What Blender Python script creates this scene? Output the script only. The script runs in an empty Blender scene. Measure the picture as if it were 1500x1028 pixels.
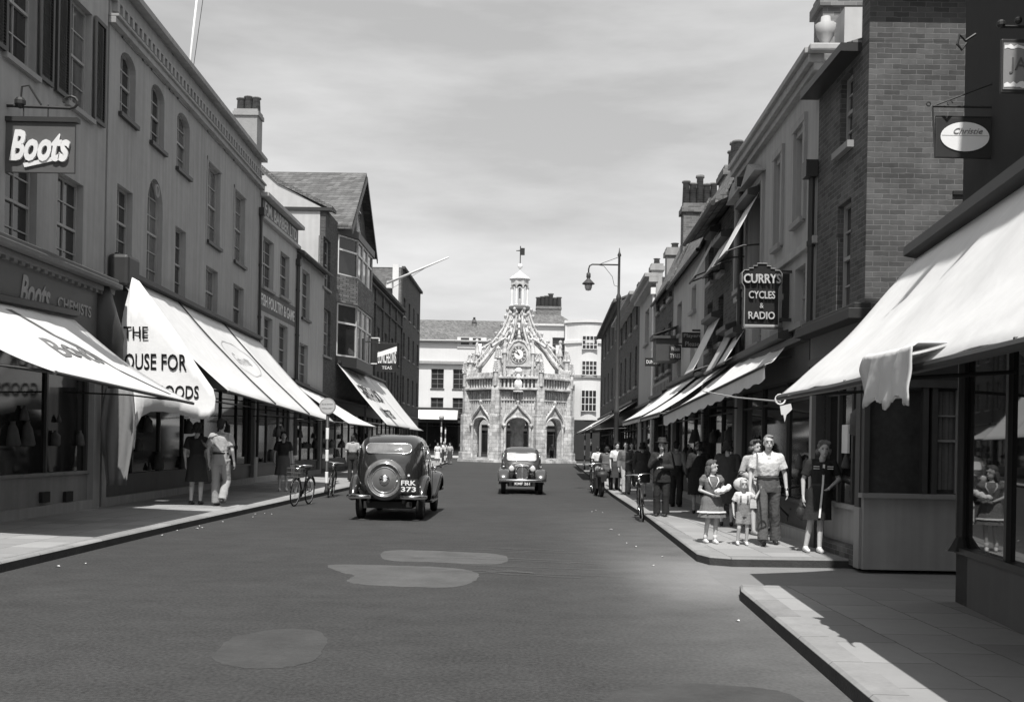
import bpy, bmesh, math, random
from mathutils import Vector, Matrix, Euler
from mathutils.bvhtree import BVHTree
from mathutils import noise as mnoise
random.seed(7)
PI = math.pi
S = bpy.context.scene
C = S.collection
# ------------------------------------------------------------------ camera, sky, sun, exposure
ROLL = math.radians(1.05); FOC = 1500.0; CAMH = 1.58; PX, PY = 750.0, 651.5
cam = bpy.data.objects.new('camera', bpy.data.cameras.new('camera')); C.objects.link(cam)
cam.data.sensor_width = 36; cam.data.lens = 36 * FOC / 1500; cam.data.shift_y = (PY - 514) / 1500
cam.data.clip_end = 2000; cam.data.clip_start = .05
cr, sr = math.cos(ROLL), math.sin(ROLL)
cam.matrix_world = Matrix(((cr, -sr, 0, 0), (0, 0, -1, 0), (sr, cr, 0, CAMH), (0, 0, 0, 1)))
S.camera = cam
S.view_settings.view_transform = 'Standard'; S.view_settings.look = 'None'
S.view_settings.gamma = 1; S.view_settings.use_curve_mapping = False
S.view_settings.exposure = 0.4
S.cycles.max_bounces = 6; S.cycles.diffuse_bounces = 3
SUN = Vector((.014, .57, -1)).normalized()
sd = bpy.data.lights.new('sun', 'SUN'); sd.energy = 4.6; sd.angle = math.radians(.53); sd.color = (1, .985, .96)
so = bpy.data.objects.new('sun', sd); C.objects.link(so); so.rotation_euler = SUN.to_track_quat('-Z', 'Y').to_euler(); so.location = (0, -20, 60)
w = bpy.data.worlds.new('World'); S.world = w; w.use_nodes = True
nt = w.node_tree; nt.nodes.clear()
def nd(t, **k):
    n = nt.nodes.new(t)
    for a, b in k.items(): setattr(n, a, b)
    return n
sky = nd('ShaderNodeTexSky', sky_type='NISHITA', sun_disc=False)
sky.sun_elevation = math.asin(-SUN.z); sky.sun_rotation = math.atan2(-SUN.x, -SUN.y); sky.dust_density = 2.5; sky.air_density = 1.0
bw = nd('ShaderNodeRGBToBW'); nt.links.new(sky.outputs[0], bw.inputs[0])
pw = nd('ShaderNodeMath', operation='POWER'); nt.links.new(bw.outputs[0], pw.inputs[0]); pw.inputs[1].default_value = .30
tc = nd('ShaderNodeTexCoord'); mp = nd('ShaderNodeMapping'); mp.inputs['Scale'].default_value = (1.0, 1.3, 4.5)
nt.links.new(tc.outputs['Generated'], mp.inputs[0])
no = nd('ShaderNodeTexNoise'); no.inputs['Scale'].default_value = 2.1; no.inputs['Detail'].default_value = 7; no.inputs['Roughness'].default_value = .55
nt.links.new(mp.outputs[0], no.inputs[0])
rp = nd('ShaderNodeValToRGB'); rp.color_ramp.elements[0].position = .36; rp.color_ramp.elements[1].position = .7
rp.color_ramp.elements[0].color = (.75, .75, .75, 1); rp.color_ramp.elements[1].color = (1.24, 1.24, 1.24, 1)
nt.links.new(no.outputs[0], rp.inputs[0])
ml = nd('ShaderNodeMath', operation='MULTIPLY'); nt.links.new(pw.outputs[0], ml.inputs[0]); nt.links.new(rp.outputs[0], ml.inputs[1])
bg = nd('ShaderNodeBackground'); bg.inputs[1].default_value = .15
m2 = nd('ShaderNodeMath', operation='MULTIPLY'); nt.links.new(ml.outputs[0], m2.inputs[0]); m2.inputs[1].default_value = 2.8
nt.links.new(m2.outputs[0], bg.inputs[0]); nt.links.new(bg.outputs[0], nd('ShaderNodeOutputWorld').inputs[0])
# ------------------------------------------------------------------ measuring: rays of the surveyed view onto real planes
def ray(px, py):
    dx, dy = px - PX, py - PY
    return Vector(((dx * cr + dy * sr) / FOC, 1.0, -(-dx * sr + dy * cr) / FOC))
def G(px, py, z=0.0):
    r = ray(px, py); t = (z - CAMH) / r.z
    return Vector((r.x * t, t, z))
def AY(px, py, Y):
    r = ray(px, py); return Vector((r.x * Y, Y, CAMH + r.z * Y))
# ------------------------------------------------------------------ materials
MATS = {}
def mat(name, v, rough=.85, var=.18, scale=2.0, bump=.0, streak=0, metal=0, kind=None, spec=.3, coat=0, bs=40, v2=None, row=.075, bw_=.22):
    if name in MATS: return MATS[name]
    m = bpy.data.materials.new(name); m.use_nodes = True; MATS[name] = m
    t = m.node_tree; N = t.nodes; L = t.links; p = N['Principled BSDF']
    def n(ty, **k):
        x = N.new(ty)
        for a, b in k.items(): setattr(x, a, b)
        return x
    def mth(op, a, b):
        x = n('ShaderNodeMath', operation=op)
        for i, q in enumerate((a, b)):
            if isinstance(q, (int, float)): x.inputs[i].default_value = q
            else: L.new(q, x.inputs[i])
        return x.outputs[0]
    tc = n('ShaderNodeTexCoord'); co = tc.outputs['Object']
    n1 = n('ShaderNodeTexNoise'); n1.inputs['Scale'].default_value = scale; n1.inputs['Detail'].default_value = 8; n1.inputs['Roughness'].default_value = .62; L.new(co, n1.inputs[0])
    n2 = n('ShaderNodeTexNoise'); n2.inputs['Scale'].default_value = scale * 9; n2.inputs['Detail'].default_value = 4; L.new(co, n2.inputs[0])
    f = mth('ADD', mth('MULTIPLY', mth('SUBTRACT', n1.outputs[0], .5), var * 3.2), mth('MULTIPLY', mth('SUBTRACT', n2.outputs[0], .5), var * 1.2))
    if streak:
        mp = n('ShaderNodeMapping'); mp.inputs['Scale'].default_value = (7, 7, .35); L.new(co, mp.inputs[0])
        n3 = n('ShaderNodeTexNoise'); n3.inputs['Scale'].default_value = .8; n3.inputs['Detail'].default_value = 5; L.new(mp.outputs[0], n3.inputs[0])
        f = mth('ADD', f, mth('MULTIPLY', mth('SUBTRACT', n3.outputs[0], .5), streak * 3))
    f = mth('MAXIMUM', mth('ADD', f, 1.0), .08)
    hgt = n2.outputs[0]
    if kind in ('brick', 'tile', 'slab', 'stone'):
        sx = n('ShaderNodeSeparateXYZ'); L.new(co, sx.inputs[0])
        cb = n('ShaderNodeCombineXYZ')
        if kind == 'slab': L.new(sx.outputs[0], cb.inputs[1]); L.new(sx.outputs[1], cb.inputs[0])
        else: L.new(mth('ADD', sx.outputs[0], sx.outputs[1]), cb.inputs[0]); L.new(sx.outputs[2], cb.inputs[1])
        wn = n('ShaderNodeTexNoise'); wn.inputs['Scale'].default_value = 9; L.new(co, wn.inputs[0])
        wv = n('ShaderNodeVectorMath', operation='MULTIPLY_ADD'); L.new(wn.outputs[1], wv.inputs[0]); wv.inputs[1].default_value = (.022, .022, 0) if kind != 'slab' else (.03, .03, 0); L.new(cb.outputs[0], wv.inputs[2])
        b = n('ShaderNodeTexBrick'); L.new(wv.outputs[0], b.inputs[0]); b.inputs['Scale'].default_value = 1
        b.inputs['Brick Width'].default_value = bw_; b.inputs['Row Height'].default_value = row
        b.inputs['Mortar Size'].default_value = {'brick': .005, 'tile': .009, 'slab': .007, 'stone': .008}[kind]
        b.inputs['Mortar Smooth'].default_value = .3; b.inputs['Bias'].default_value = 0
        a_, c_ = {'brick': (.72, 1.3), 'tile': (.65, 1.35), 'slab': (.86, 1.14), 'stone': (.75, 1.2)}[kind]
        mo = v2 if v2 is not None else v * 1.8
        b.inputs['Color1'].default_value = (v * a_,) * 3 + (1,); b.inputs['Color2'].default_value = (v * c_,) * 3 + (1,)
        b.inputs['Mortar'].default_value = (mo,) * 3 + (1,)
        r2 = n('ShaderNodeRGBToBW'); L.new(b.outputs[0], r2.inputs[0])
        val = mth('MULTIPLY', r2.outputs[0], f); hgt = mth('SUBTRACT', mth('MULTIPLY', n2.outputs[0], .35), b.outputs['Fac'])
    else: val = mth('MULTIPLY', f, v)
    L.new(val, p.inputs['Base Color'])
    p.inputs['Roughness'].default_value = rough; p.inputs['Metallic'].default_value = metal
    p.inputs['Specular IOR Level'].default_value = spec
    if coat: p.inputs['Coat Weight'].default_value = coat; p.inputs['Coat Roughness'].default_value = .04
    if bump:
        bu = n('ShaderNodeBump'); bu.inputs['Strength'].default_value = bump; bu.inputs['Distance'].default_value = .02
        L.new(hgt, bu.inputs['Height']); L.new(bu.outputs[0], p.inputs['Normal'])
    return m
asphalt = mat('asphalt', .046, .85, .16, .35, .5, spec=.2)
def _dust():
    t = asphalt.node_tree; N, L = t.nodes, t.links; p = N['Principled BSDF']; src = p.inputs['Base Color'].links[0].from_socket
    tc = N.new('ShaderNodeTexCoord'); sx = N.new('ShaderNodeSeparateXYZ'); L.new(tc.outputs['Object'], sx.inputs[0])
    def mr(o, a, b):
        q = N.new('ShaderNodeMapRange'); q.interpolation_type = 'SMOOTHSTEP'; L.new(o, q.inputs[0]); q.inputs[1].default_value = a; q.inputs[2].default_value = b; return q.outputs[0]
    def m(op, a, b):
        x = N.new('ShaderNodeMath'); x.operation = op
        for i, v in enumerate((a, b)):
            if isinstance(v, (int, float)): x.inputs[i].default_value = v
            else: L.new(v, x.inputs[i])
        return x.outputs[0]
    nz = N.new('ShaderNodeTexNoise'); nz.inputs['Scale'].default_value = 1.3; nz.inputs['Detail'].default_value = 6; L.new(tc.outputs['Object'], nz.inputs[0])
    mp = N.new('ShaderNodeMapping'); mp.inputs['Scale'].default_value = (1, 1.6, 1); L.new(tc.outputs['Object'], mp.inputs[0])
    ng = N.new('ShaderNodeTexNoise'); ng.inputs['Scale'].default_value = 34; ng.inputs['Detail'].default_value = 3; L.new(tc.outputs['Object'], ng.inputs[0])
    nw = N.new('ShaderNodeTexNoise'); nw.inputs['Scale'].default_value = 1.6; nw.inputs['Detail'].default_value = 7; L.new(mp.outputs[0], nw.inputs[0])
    d = m('MULTIPLY', m('MULTIPLY', mr(sx.outputs[0], .2, 2.6), mr(sx.outputs[1], 30, 11)), m('ADD', nz.outputs[0], .2))
    f = m('ADD', m('ADD', 1.0, m('MULTIPLY', d, 1.9)), m('ADD', m('MULTIPLY', m('SUBTRACT', nw.outputs[0], .5), .5), m('MULTIPLY', m('SUBTRACT', ng.outputs[0], .5), 1.5)))
    d2 = m('MULTIPLY', m('MULTIPLY', mr(sx.outputs[0], 1.0, 2.6), m('MULTIPLY', mr(sx.outputs[1], 9.6, 11.6), mr(sx.outputs[1], 15.5, 13.4))), 2.0)
    L.new(m('MULTIPLY', src, m('ADD', f, d2)), p.inputs['Base Color'])
_dust()
paving = mat('paving', .27, .85, .10, 1.1, .3, kind='slab', bw_=.75, row=.6, v2=.13)
kerbm = mat('kerb_stone', .24, .85, .2, 3, .3, kind='slab', bw_=.95, row=3.0, v2=.1)
lanem = mat('lane_setts', .19, .85, .14, 1.5, .35)
earth = mat('earth', .12, .95, .2, .05)
stucco = mat('stucco', .285, .9, .15, .5, .3, streak=.2)
stucco_l = mat('stucco_light', .35, .9, .12, .6, .3, streak=.18); stucco_p = mat('stucco_pale', .33, .9, .12, .6, .3, streak=.18); gable_w = mat('gable_wall', .42, .9, .1, .5, .3, streak=.1)
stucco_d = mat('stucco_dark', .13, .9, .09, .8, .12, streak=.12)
white = mat('white_render', .6, .85, .06, .6, .1, streak=.04)
brick = mat('brick', .080, .9, .42, 1.1, .6, kind='brick', v2=.15, bw_=.21, row=.068)
brick_d = mat('brick_dark', .07, .9, .2, 1.0, .4, kind='brick', v2=.12)
brick_b = mat('brick_mid', .15, .9, .2, 1.0, .4, kind='brick', v2=.24)
tile = mat('roof_tile', .15, .9, .25, 1.2, .6, kind='tile', bw_=.17, row=.10, v2=.05)
slate = mat('slate', .10, .6, .2, 1.2, .5, kind='tile', bw_=.3, row=.16, v2=.035)
trim = mat('trim_paint', .24, .7, .06, 3)
trim_w = mat('white_paint', .62, .55, .05, 3); frame_p = mat('frame_paint', .30, .55, .1, 3)
trim_d = mat('dark_paint', .035, .45, .15, 3)
wood = mat('shop_wood', .055, .5, .25, 2, streak=.2)
glass = mat('window_glass', .030, .08, .35, .9, spec=.55)
glass_n = mat('net_curtain_glass', .11, .15, .35, 1.6, spec=.5, streak=.5)
glass_s = mat('shop_glass', .012, .06, .5, 1.2, spec=.35); glass_near = mat('near_shop_glass', .012, .02, .5, 1.2, spec=.9)
iron = mat('iron', .03, .5, .2, 5, metal=.2)
lead = mat('lead', .10, .6, .15, 2)
canvas = mat('canvas', .60, .9, .09, .7, .25, streak=.07); canvas_w = mat('canvas_white', .74, .9, .05, .9, .25); canvas_d = mat('canvas_dull', .20, .9, .1, 1, .2, streak=.1)
canvas_g = mat('canvas_grey', .40, .9, .08, 1, .2, streak=.08)
canvas_p = mat('canvas_print', .10, .9, .3, 9)
black_t = mat('black_lettering', .02, .7, .05, 3)
white_t = mat('white_lettering', .72, .5, .05, 3)
grey_t = mat('grey_lettering', .22, .6, .1, 6)
stone = mat('cross_stone', .47, .95, .62, 1.5, 1.0, kind='stone', bw_=.62, row=.34, v2=.22, spec=.1)
stone_c = mat('carved_stone', .46, .95, .75, 1.9, 1.0, spec=.1)
stone_w = mat('pale_stone', .72, .9, .12, 2.0, .4)
skin = mat('skin', .42, .6, .06, 6)
chrome = mat('chrome', .75, .12, .05, 4, metal=1)
rubber = mat('rubber', .02, .8, .1, 8)
paint1 = mat('car_paint', .02, .16, .12, 3, coat=.8, spec=.6)
paint2 = mat('car_paint_grey', .05, .25, .12, 3, coat=.6, spec=.6)
carglass = mat('car_glass', .16, .08, .4, 3, spec=.9)
leather = mat('leather', .03, .5, .15, 8)
# ------------------------------------------------------------------ mesh builder
def tag(o, label=None, cat=None, group=None, kind=None):
    if label: o['label'] = label
    if cat: o['category'] = cat
    if group: o['group'] = group
    if kind: o['kind'] = kind
    return o
def empty(name, loc, rz=0, label=None, cat=None, group=None):
    o = bpy.data.objects.new(name, None); C.objects.link(o); o.location = loc; o.rotation_euler = (0, 0, rz); o.empty_display_size = .2
    return tag(o, label, cat, group)
def link(name, me, m, parent=None, smooth=False):
    if m: me.materials.clear(); me.materials.append(m)
    o = bpy.data.objects.new(name, me); C.objects.link(o)
    if parent: o.parent = parent
    if smooth:
        for p in me.polygons: p.use_smooth = True
    return o
class MB:
    def __init__(s): s.v = []; s.f = []
    def add(s, vs, fs):
        b = len(s.v); s.v += [tuple(v) for v in vs]; s.f += [tuple(b + i for i in f) for f in fs]; return s
    def box(s, x0, x1, y0, y1, z0, z1):
        if x0 > x1: x0, x1 = x1, x0
        if y0 > y1: y0, y1 = y1, y0
        if z0 > z1: z0, z1 = z1, z0
        return s.add([(x0,y0,z0),(x1,y0,z0),(x1,y1,z0),(x0,y1,z0),(x0,y0,z1),(x1,y0,z1),(x1,y1,z1),(x0,y1,z1)],
                     [(0,3,2,1),(4,5,6,7),(0,1,5,4),(1,2,6,5),(2,3,7,6),(3,0,4,7)])
    def poly(s, pts): return s.add(pts, [tuple(range(len(pts)))])
    def prism(s, pts, d):
        n = len(pts); d = Vector(d); q = [Vector(p) for p in pts]; r = [p + d for p in q]
        return s.add(q + r, [tuple(range(n))[::-1], tuple(range(n, 2*n))] + [(i, (i+1) % n, n + (i+1) % n, n + i) for i in range(n)])
    def tube(s, pts, r, n=8, cap=True, flat=None):
        P = [Vector(p) for p in pts]; k = len(P); R_ = r if isinstance(r, (list, tuple)) else [r] * k
        up = None; rings = []
        for i in range(k):
            t = (P[min(i+1, k-1)] - P[max(i-1, 0)]).normalized()
            if up is None:
                up = Vector((0, 0, 1)) if abs(t.z) < .9 else Vector((0, 1, 0))
            a = t.cross(up).normalized(); b = a.cross(t).normalized(); up = b
            fx, fy = flat if flat else (1, 1)
            rings.append([P[i] + (a * math.cos(j*2*PI/n) * fx + b * math.sin(j*2*PI/n) * fy) * R_[i] for j in range(n)])
        return s.loft(rings, cap)
    def loft(s, rings, cap=True):
        n = len(rings[0]); k = len(rings); vs = [v for r in rings for v in r]
        fs = [(i*n+j, i*n+(j+1) % n, (i+1)*n+(j+1) % n, (i+1)*n+j) for i in range(k-1) for j in range(n)]
        if cap: fs += [tuple(range(n))[::-1], tuple((k-1)*n+j for j in range(n))]
        return s.add(vs, fs)
    def lathe(s, prof, c=(0, 0, 0), n=16, axis='z', a0=0):
        rings = []
        for r, h in prof:
            ring = []
            for j in range(n):
                a = a0 + 2*PI*j/n; x, y = r*math.cos(a), r*math.sin(a)
                p = {'z': (x, y, h), 'x': (h, x, y), 'y': (x, h, y)}[axis]
                ring.append((p[0]+c[0], p[1]+c[1], p[2]+c[2]))
            rings.append(ring)
        return s.loft(rings)
    def ball(s, c, r, n=10, sc=(1, 1, 1)):
        k = max(4, n//2+1); rings = []
        for i in range(k+1):
            a = -PI/2 + PI*i/k; rr = max(math.cos(a), .02)*r
            rings.append([(c[0]+rr*math.cos(2*PI*j/n)*sc[0], c[1]+rr*math.sin(2*PI*j/n)*sc[1], c[2]+r*math.sin(a)*sc[2]) for j in range(n)])
        return s.loft(rings)
    def capsule(s, p, q, r1, r2, n=10):
        p, q = Vector(p), Vector(q); d = (q-p).normalized(); A = []; R_ = []
        for a in (80, 50, 20): A.append(p - d*r1*math.sin(math.radians(a))); R_.append(r1*math.cos(math.radians(a)))
        A += [p, q]; R_ += [r1, r2]
        for a in (20, 50, 80): A.append(q + d*r2*math.sin(math.radians(a))); R_.append(r2*math.cos(math.radians(a)))
        return s.tube(A, R_, n)
    def mesh(s, fix=True):
        me = bpy.data.meshes.new('m'); me.from_pydata([tuple(v) for v in s.v], [], s.f)
        if fix:
            b = bmesh.new(); b.from_mesh(me); bmesh.ops.recalc_face_normals(b, faces=b.faces); b.to_mesh(me); b.free()
        return me
    def build(s, name, m, parent=None, smooth=False, bevel=0, kind=None, label=None, sub=0, fix=True):
        if not s.v: return None
        o = link(name, s.mesh(fix), m, parent, smooth); o.data.name = name
        if bevel:
            b = o.modifiers.new('b', 'BEVEL'); b.width = bevel; b.segments = 2; b.limit_method = 'ANGLE'
        if sub:
            b = o.modifiers.new('s', 'SUBSURF'); b.levels = sub; b.render_levels = sub
        return tag(o, label, None, None, kind)
def text(s, size_w, size_h, m, parent, loc, rot=(PI/2, 0, 0), name='lettering', ext=.004, shear=0, bold=0, spacing=1.0, label=None):
    cu = bpy.data.curves.new('t', 'FONT'); cu.body = s; cu.align_x = 'CENTER'; cu.align_y = 'CENTER'; cu.extrude = ext; cu.shear = shear; cu.offset = bold; cu.space_character = spacing
    cu.resolution_u = 3
    o = bpy.data.objects.new('t', cu); C.objects.link(o)
    bpy.context.view_layer.update()
    me = bpy.data.meshes.new_from_object(o.evaluated_get(bpy.context.evaluated_depsgraph_get()))
    bpy.data.objects.remove(o); bpy.data.curves.remove(cu)
    xs = [v.co.x for v in me.vertices]; ys = [v.co.y for v in me.vertices]
    if not xs: return None
    cx, cy = (min(xs)+max(xs))/2, (min(ys)+max(ys))/2; kx = size_w/(max(xs)-min(xs)); ky = size_h/(max(ys)-min(ys))
    for v in me.vertices: v.co.x = (v.co.x-cx)*kx; v.co.y = (v.co.y-cy)*ky
    o = link(name, me, m, parent); o.location = loc; o.rotation_euler = rot
    return tag(o, label)
def conform(o, fn, cuts=2):
    b = bmesh.new(); b.from_mesh(o.data); bmesh.ops.triangulate(b, faces=b.faces)
    for _ in range(cuts):
        lg = [e for e in b.edges if e.calc_length() > .12]
        if lg: bmesh.ops.subdivide_edges(b, edges=lg, cuts=1); bmesh.ops.triangulate(b, faces=b.faces)
    for v in b.verts: v.co = fn(v.co)
    b.to_mesh(o.data); b.free(); o.location = (0, 0, 0); o.rotation_euler = (0, 0, 0)
def remesh(mb, name, m, parent, vox=.012, sm=4):
    me = mb.mesh(); o = bpy.data.objects.new('r', me); C.objects.link(o)
    r = o.modifiers.new('r', 'REMESH'); r.mode = 'VOXEL'; r.voxel_size = vox
    if sm: q = o.modifiers.new('q', 'SMOOTH'); q.factor = .5; q.iterations = sm
    bpy.context.view_layer.update()
    m2 = bpy.data.meshes.new_from_object(o.evaluated_get(bpy.context.evaluated_depsgraph_get()))
    bpy.data.objects.remove(o); bpy.data.meshes.remove(me); m2.name = name
    am = {'shirt': .009, 'blouse': .009, 'jacket': .009, 'coat': .010, 'trousers': .011, 'shorts': .009, 'dress': .006, 'hair': .010, 'bag_body': .01, 'cloth': .012}.get(name, 0)
    if am:
        no_ = [v.normal.copy() for v in m2.vertices]; random.seed(len(m2.vertices)); of = Vector((random.uniform(0, 50), random.uniform(0, 50), 0)); hr = name == 'hair'
        for v, n_ in zip(m2.vertices, no_):
            q = v.co; f_ = mnoise.noise(Vector((q.x*(34 if hr else 17), q.y*(34 if hr else 17), q.z*(14 if hr else 4) + 3*q.x)) + of) + .35*mnoise.noise(Vector((q.x*20, q.y*20, q.z*26 - 12*q.x)) + of)
            v.co = q + n_*am*f_
    return link(name, m2, m, parent, True)
# ------------------------------------------------------------------ ground
MB().add([(-900,-900,-.06),(900,-900,-.06),(900,900,-.06),(-900,900,-.06)], [(0,1,2,3)]).build('ground', earth, kind='structure')
LK = [(-5.95,-30),(-5.9,5),(-5.88,12),(-5.8,18),(-5.62,24),(-5.5,29),(-5.35,34),(-5.2,50),(-5.0,70),(-5.2,84),(-9,92),(-40,96)]   # left kerb
RKF = [(30,13.9),(4.6,13.85),(3.0,13.78),(2.72,13.95),(2.62,14.35),(2.9,21.3),(2.98,23.5),(3.2,32.5),(3.9,50),(4.7,70),(5.4,86),(9,92),(40,96)]
RKN = [(1.75,-30),(1.85,0),(2.19,6.4),(2.42,10.7),(2.5,11.1),(2.75,11.3),(4.4,11.25),(30,11.2)]
MB().add([(-45,-40,-.004),(45,-40,-.004),(45,140,-.004),(-45,140,-.004)], [(0,1,2,3)]).build('road', asphalt, kind='structure')
def pavement(name, line, outer, z=.12, fall=None):
    n = len(line); m = MB()
    inn = []
    for i, (x, y) in enumerate(line):
        a = Vector(line[max(i-1, 0)]); b = Vector(line[min(i+1, n-1)]); t = (b-a).normalized(); q = Vector((t.y, -t.x))
        inn.append(Vector((x, y)) + q * .24 * outer[2])
    k = MB()
    zs = [z if not fall else fall(i) for i in range(n)]
    k.loft([[(line[i][0], line[i][1], -.02), (line[i][0], line[i][1], zs[i]-.02), (line[i][0]*.9+inn[i].x*.1, line[i][1]*.9+inn[i].y*.1, zs[i]), (inn[i].x, inn[i].y, zs[i]), (inn[i].x, inn[i].y, -.02)] for i in range(n)])
    k.build('kerb', kerbm, kind='structure', bevel=.0)
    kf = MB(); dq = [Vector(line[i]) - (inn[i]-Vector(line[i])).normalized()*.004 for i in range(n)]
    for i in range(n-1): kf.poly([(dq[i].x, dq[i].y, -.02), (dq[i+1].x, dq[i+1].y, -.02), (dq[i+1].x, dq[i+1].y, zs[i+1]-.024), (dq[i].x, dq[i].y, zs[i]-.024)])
    kf.build('kerb_face', mat('kerb_grime_shade', .045, .9, .35, 4, .4), kind='structure', fix=False)  # kerb face: soot and dirt, with its shade also put into the dark colour
    return inn, zs
def fill(name, pts, z, m):
    b = bmesh.new(); vs = [b.verts.new((p[0], p[1], z)) for p in pts]; f = b.faces.new(vs); bmesh.ops.triangulate(b, faces=[f]); bmesh.ops.recalc_face_normals(b, faces=b.faces)
    me = bpy.data.meshes.new(name); b.to_mesh(me); b.free()
    return tag(link(name, me, m), kind='structure')
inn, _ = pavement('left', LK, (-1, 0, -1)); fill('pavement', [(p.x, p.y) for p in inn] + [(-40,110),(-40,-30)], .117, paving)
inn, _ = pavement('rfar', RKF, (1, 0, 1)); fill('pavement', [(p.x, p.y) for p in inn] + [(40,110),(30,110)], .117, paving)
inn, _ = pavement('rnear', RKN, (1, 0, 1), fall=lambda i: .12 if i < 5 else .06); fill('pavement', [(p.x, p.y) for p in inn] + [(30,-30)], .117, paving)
fill('lane', [(2.62,11.1),(2.75,11.2),(30,11.2),(30,14),(2.85,14),(2.62,13.6),(2.5,12.7),(2.5,12.0)], -.0028, lanem)
# pale gutter strip and worn patches on the carriageway
patch1 = mat('road_patch', .085, .85, .3, 2.0, .3); gut = mat('gutter_dust', .06, .9, .3, .9, .2)
def ell(cx, cy, rx, ry, n=28, j=.04, sq=2.6, seed=0):
    random.seed(seed); o = []
    for i in range(n):
        a = 2*PI*i/n; c, s_ = math.cos(a), math.sin(a); k = 1 + random.uniform(-j, j)
        o.append((cx + rx*k*math.copysign(abs(c)**(2/sq), c), cy + ry*k*math.copysign(abs(s_)**(2/sq), s_)))
    return o
def pxpoly(pts):
    P = [G(*p) for p in pts]; o = []; n = len(P); random.seed(n)
    for i in range(n):
        p0, p1, p2, p3 = P[i-1], P[i], P[(i+1) % n], P[(i+2) % n]
        for k in range(6):
            t = k/6; q = .5*((2*p1) + (p2-p0)*t + (2*p0-5*p1+4*p2-p3)*t*t + (3*p1-p0-3*p2+p3)*t**3); o.append((q.x+random.uniform(-.015, .015), q.y+random.uniform(-.02, .02)))
    return o
fill('road_patch', pxpoly([(557,812),(567,806),(600,805),(660,807),(720,810),(743,815),(740,823),(715,826),(640,823),(570,820)]), -.0024, patch1)
fill('road_patch', pxpoly([(480,829),(500,826),(600,828),(672,832),(700,840),(694,851),(665,859),(600,859),(530,855),(508,850),(519,842),(500,838)]), -.0026, patch1)
fill('road_patch', pxpoly([(325,945),(350,930),(420,920),(470,925),(478,945),(455,968),(400,978),(340,975),(312,962)]), -.0022, mat('faint_patch', .054, .85, .3, 2.0, .3))
fill('road_patch', pxpoly([(893,1020),(930,1006),(1000,1000),(1100,1005),(1165,1020),(1180,1060),(880,1060)]), -.0020, mat('faint_patch', .056))
lt = MB(); random.seed(12)
for i in range(26):
    x, y = (random.uniform(-5.75, -5.1), random.uniform(12, 27)) if i < 16 else (random.uniform(1.9, 2.3), random.uniform(9, 26)); a = random.uniform(.012, .03); q = random.uniform(0, 3)
    lt.add([(x+a*math.cos(q+k*PI/2)*1.4, y+a*math.sin(q+k*PI/2), .006+.01*(k % 2)) for k in range(4)], [(0,1,2,3)])
lt.build('litter', white_t, kind='stuff')
random.seed(3)
scr = MB()
for i in range(16):    # tyre scratches sweeping out of the lane
    y = 12.4 + random.uniform(-.9, 3.2); x = 2.2; pts = []
    ln = random.uniform(.5, 2.2); x -= random.uniform(0, 2.2)
    for k in range(5): pts.append((x - ln*k/4, y + .16*ln*k/4 + .02*k*k*random.uniform(-.3,1)))
    for k in range(4):
        a, b = pts[k], pts[k+1]; wd = .007
        scr.poly([(a[0], a[1]-wd, .004+i*1e-4), (b[0], b[1]-wd, .004+i*1e-4), (b[0], b[1]+wd, .004+i*1e-4), (a[0], a[1]+wd, .004+i*1e-4)])
scr.build('tyre_scratches', mat('scratch', .12, .8, .3, 3), kind='structure')
# ------------------------------------------------------------------ facades
def LW(Y):
    if Y <= 21.4: return -8.6
    if Y <= 35: return -8.6 - .3*(Y-21.4)/13.6
    return -8.9 + .9*(Y-35)/55
def RW(Y): return 4.6 + .035*(Y-16)
def solve(px, wall):
    u = ray(px, 650).x; lo, hi = 5, 120
    f = lambda Y: abs(u)*Y - abs(wall(Y))
    for _ in range(60):
        mid = (lo+hi)/2
        if f(mid) < 0: lo = mid
        else: hi = mid
    return Vector((wall(lo), lo))
class Fac:
    def __init__(s, A, B):
        s.A = Vector(A); s.B = Vector(B); s.L = (s.B-s.A).length; s.d = (s.B-s.A).normalized(); s.n = Vector((-s.d.y, s.d.x)); s.rz = math.atan2(s.d.y, s.d.x)
    def at(s, px, py, off=0):
        r = ray(px, py); A = s.A + s.n*off; t = A.dot(s.n) / (r.x*s.n.x + r.y*s.n.y)
        p = Vector((r.x*t, r.y*t)); return ((p-s.A).dot(s.d), CAMH + r.z*t)
    def P(s, a, off, z): q = s.A + s.d*a + s.n*off; return Vector((q.x, q.y, z))
    def win(s, pa, yt, yb, pb, **k):
        s0, z1 = s.at(pa, yt); _, z0 = s.at(pa, yb); s1, _ = s.at(pb, (yt+yb)/2)
        if s0 > s1: s0, s1 = s1, s0
        return dict(s0=s0, s1=s1, z0=z0, z1=z1, **k)
def lf(pa, pb): return Fac(solve(pa, LW), solve(pb, LW))
def rf(pa, pb): return Fac(solve(pa, RW), solve(pb, RW))     # pa is the far edge
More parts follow.
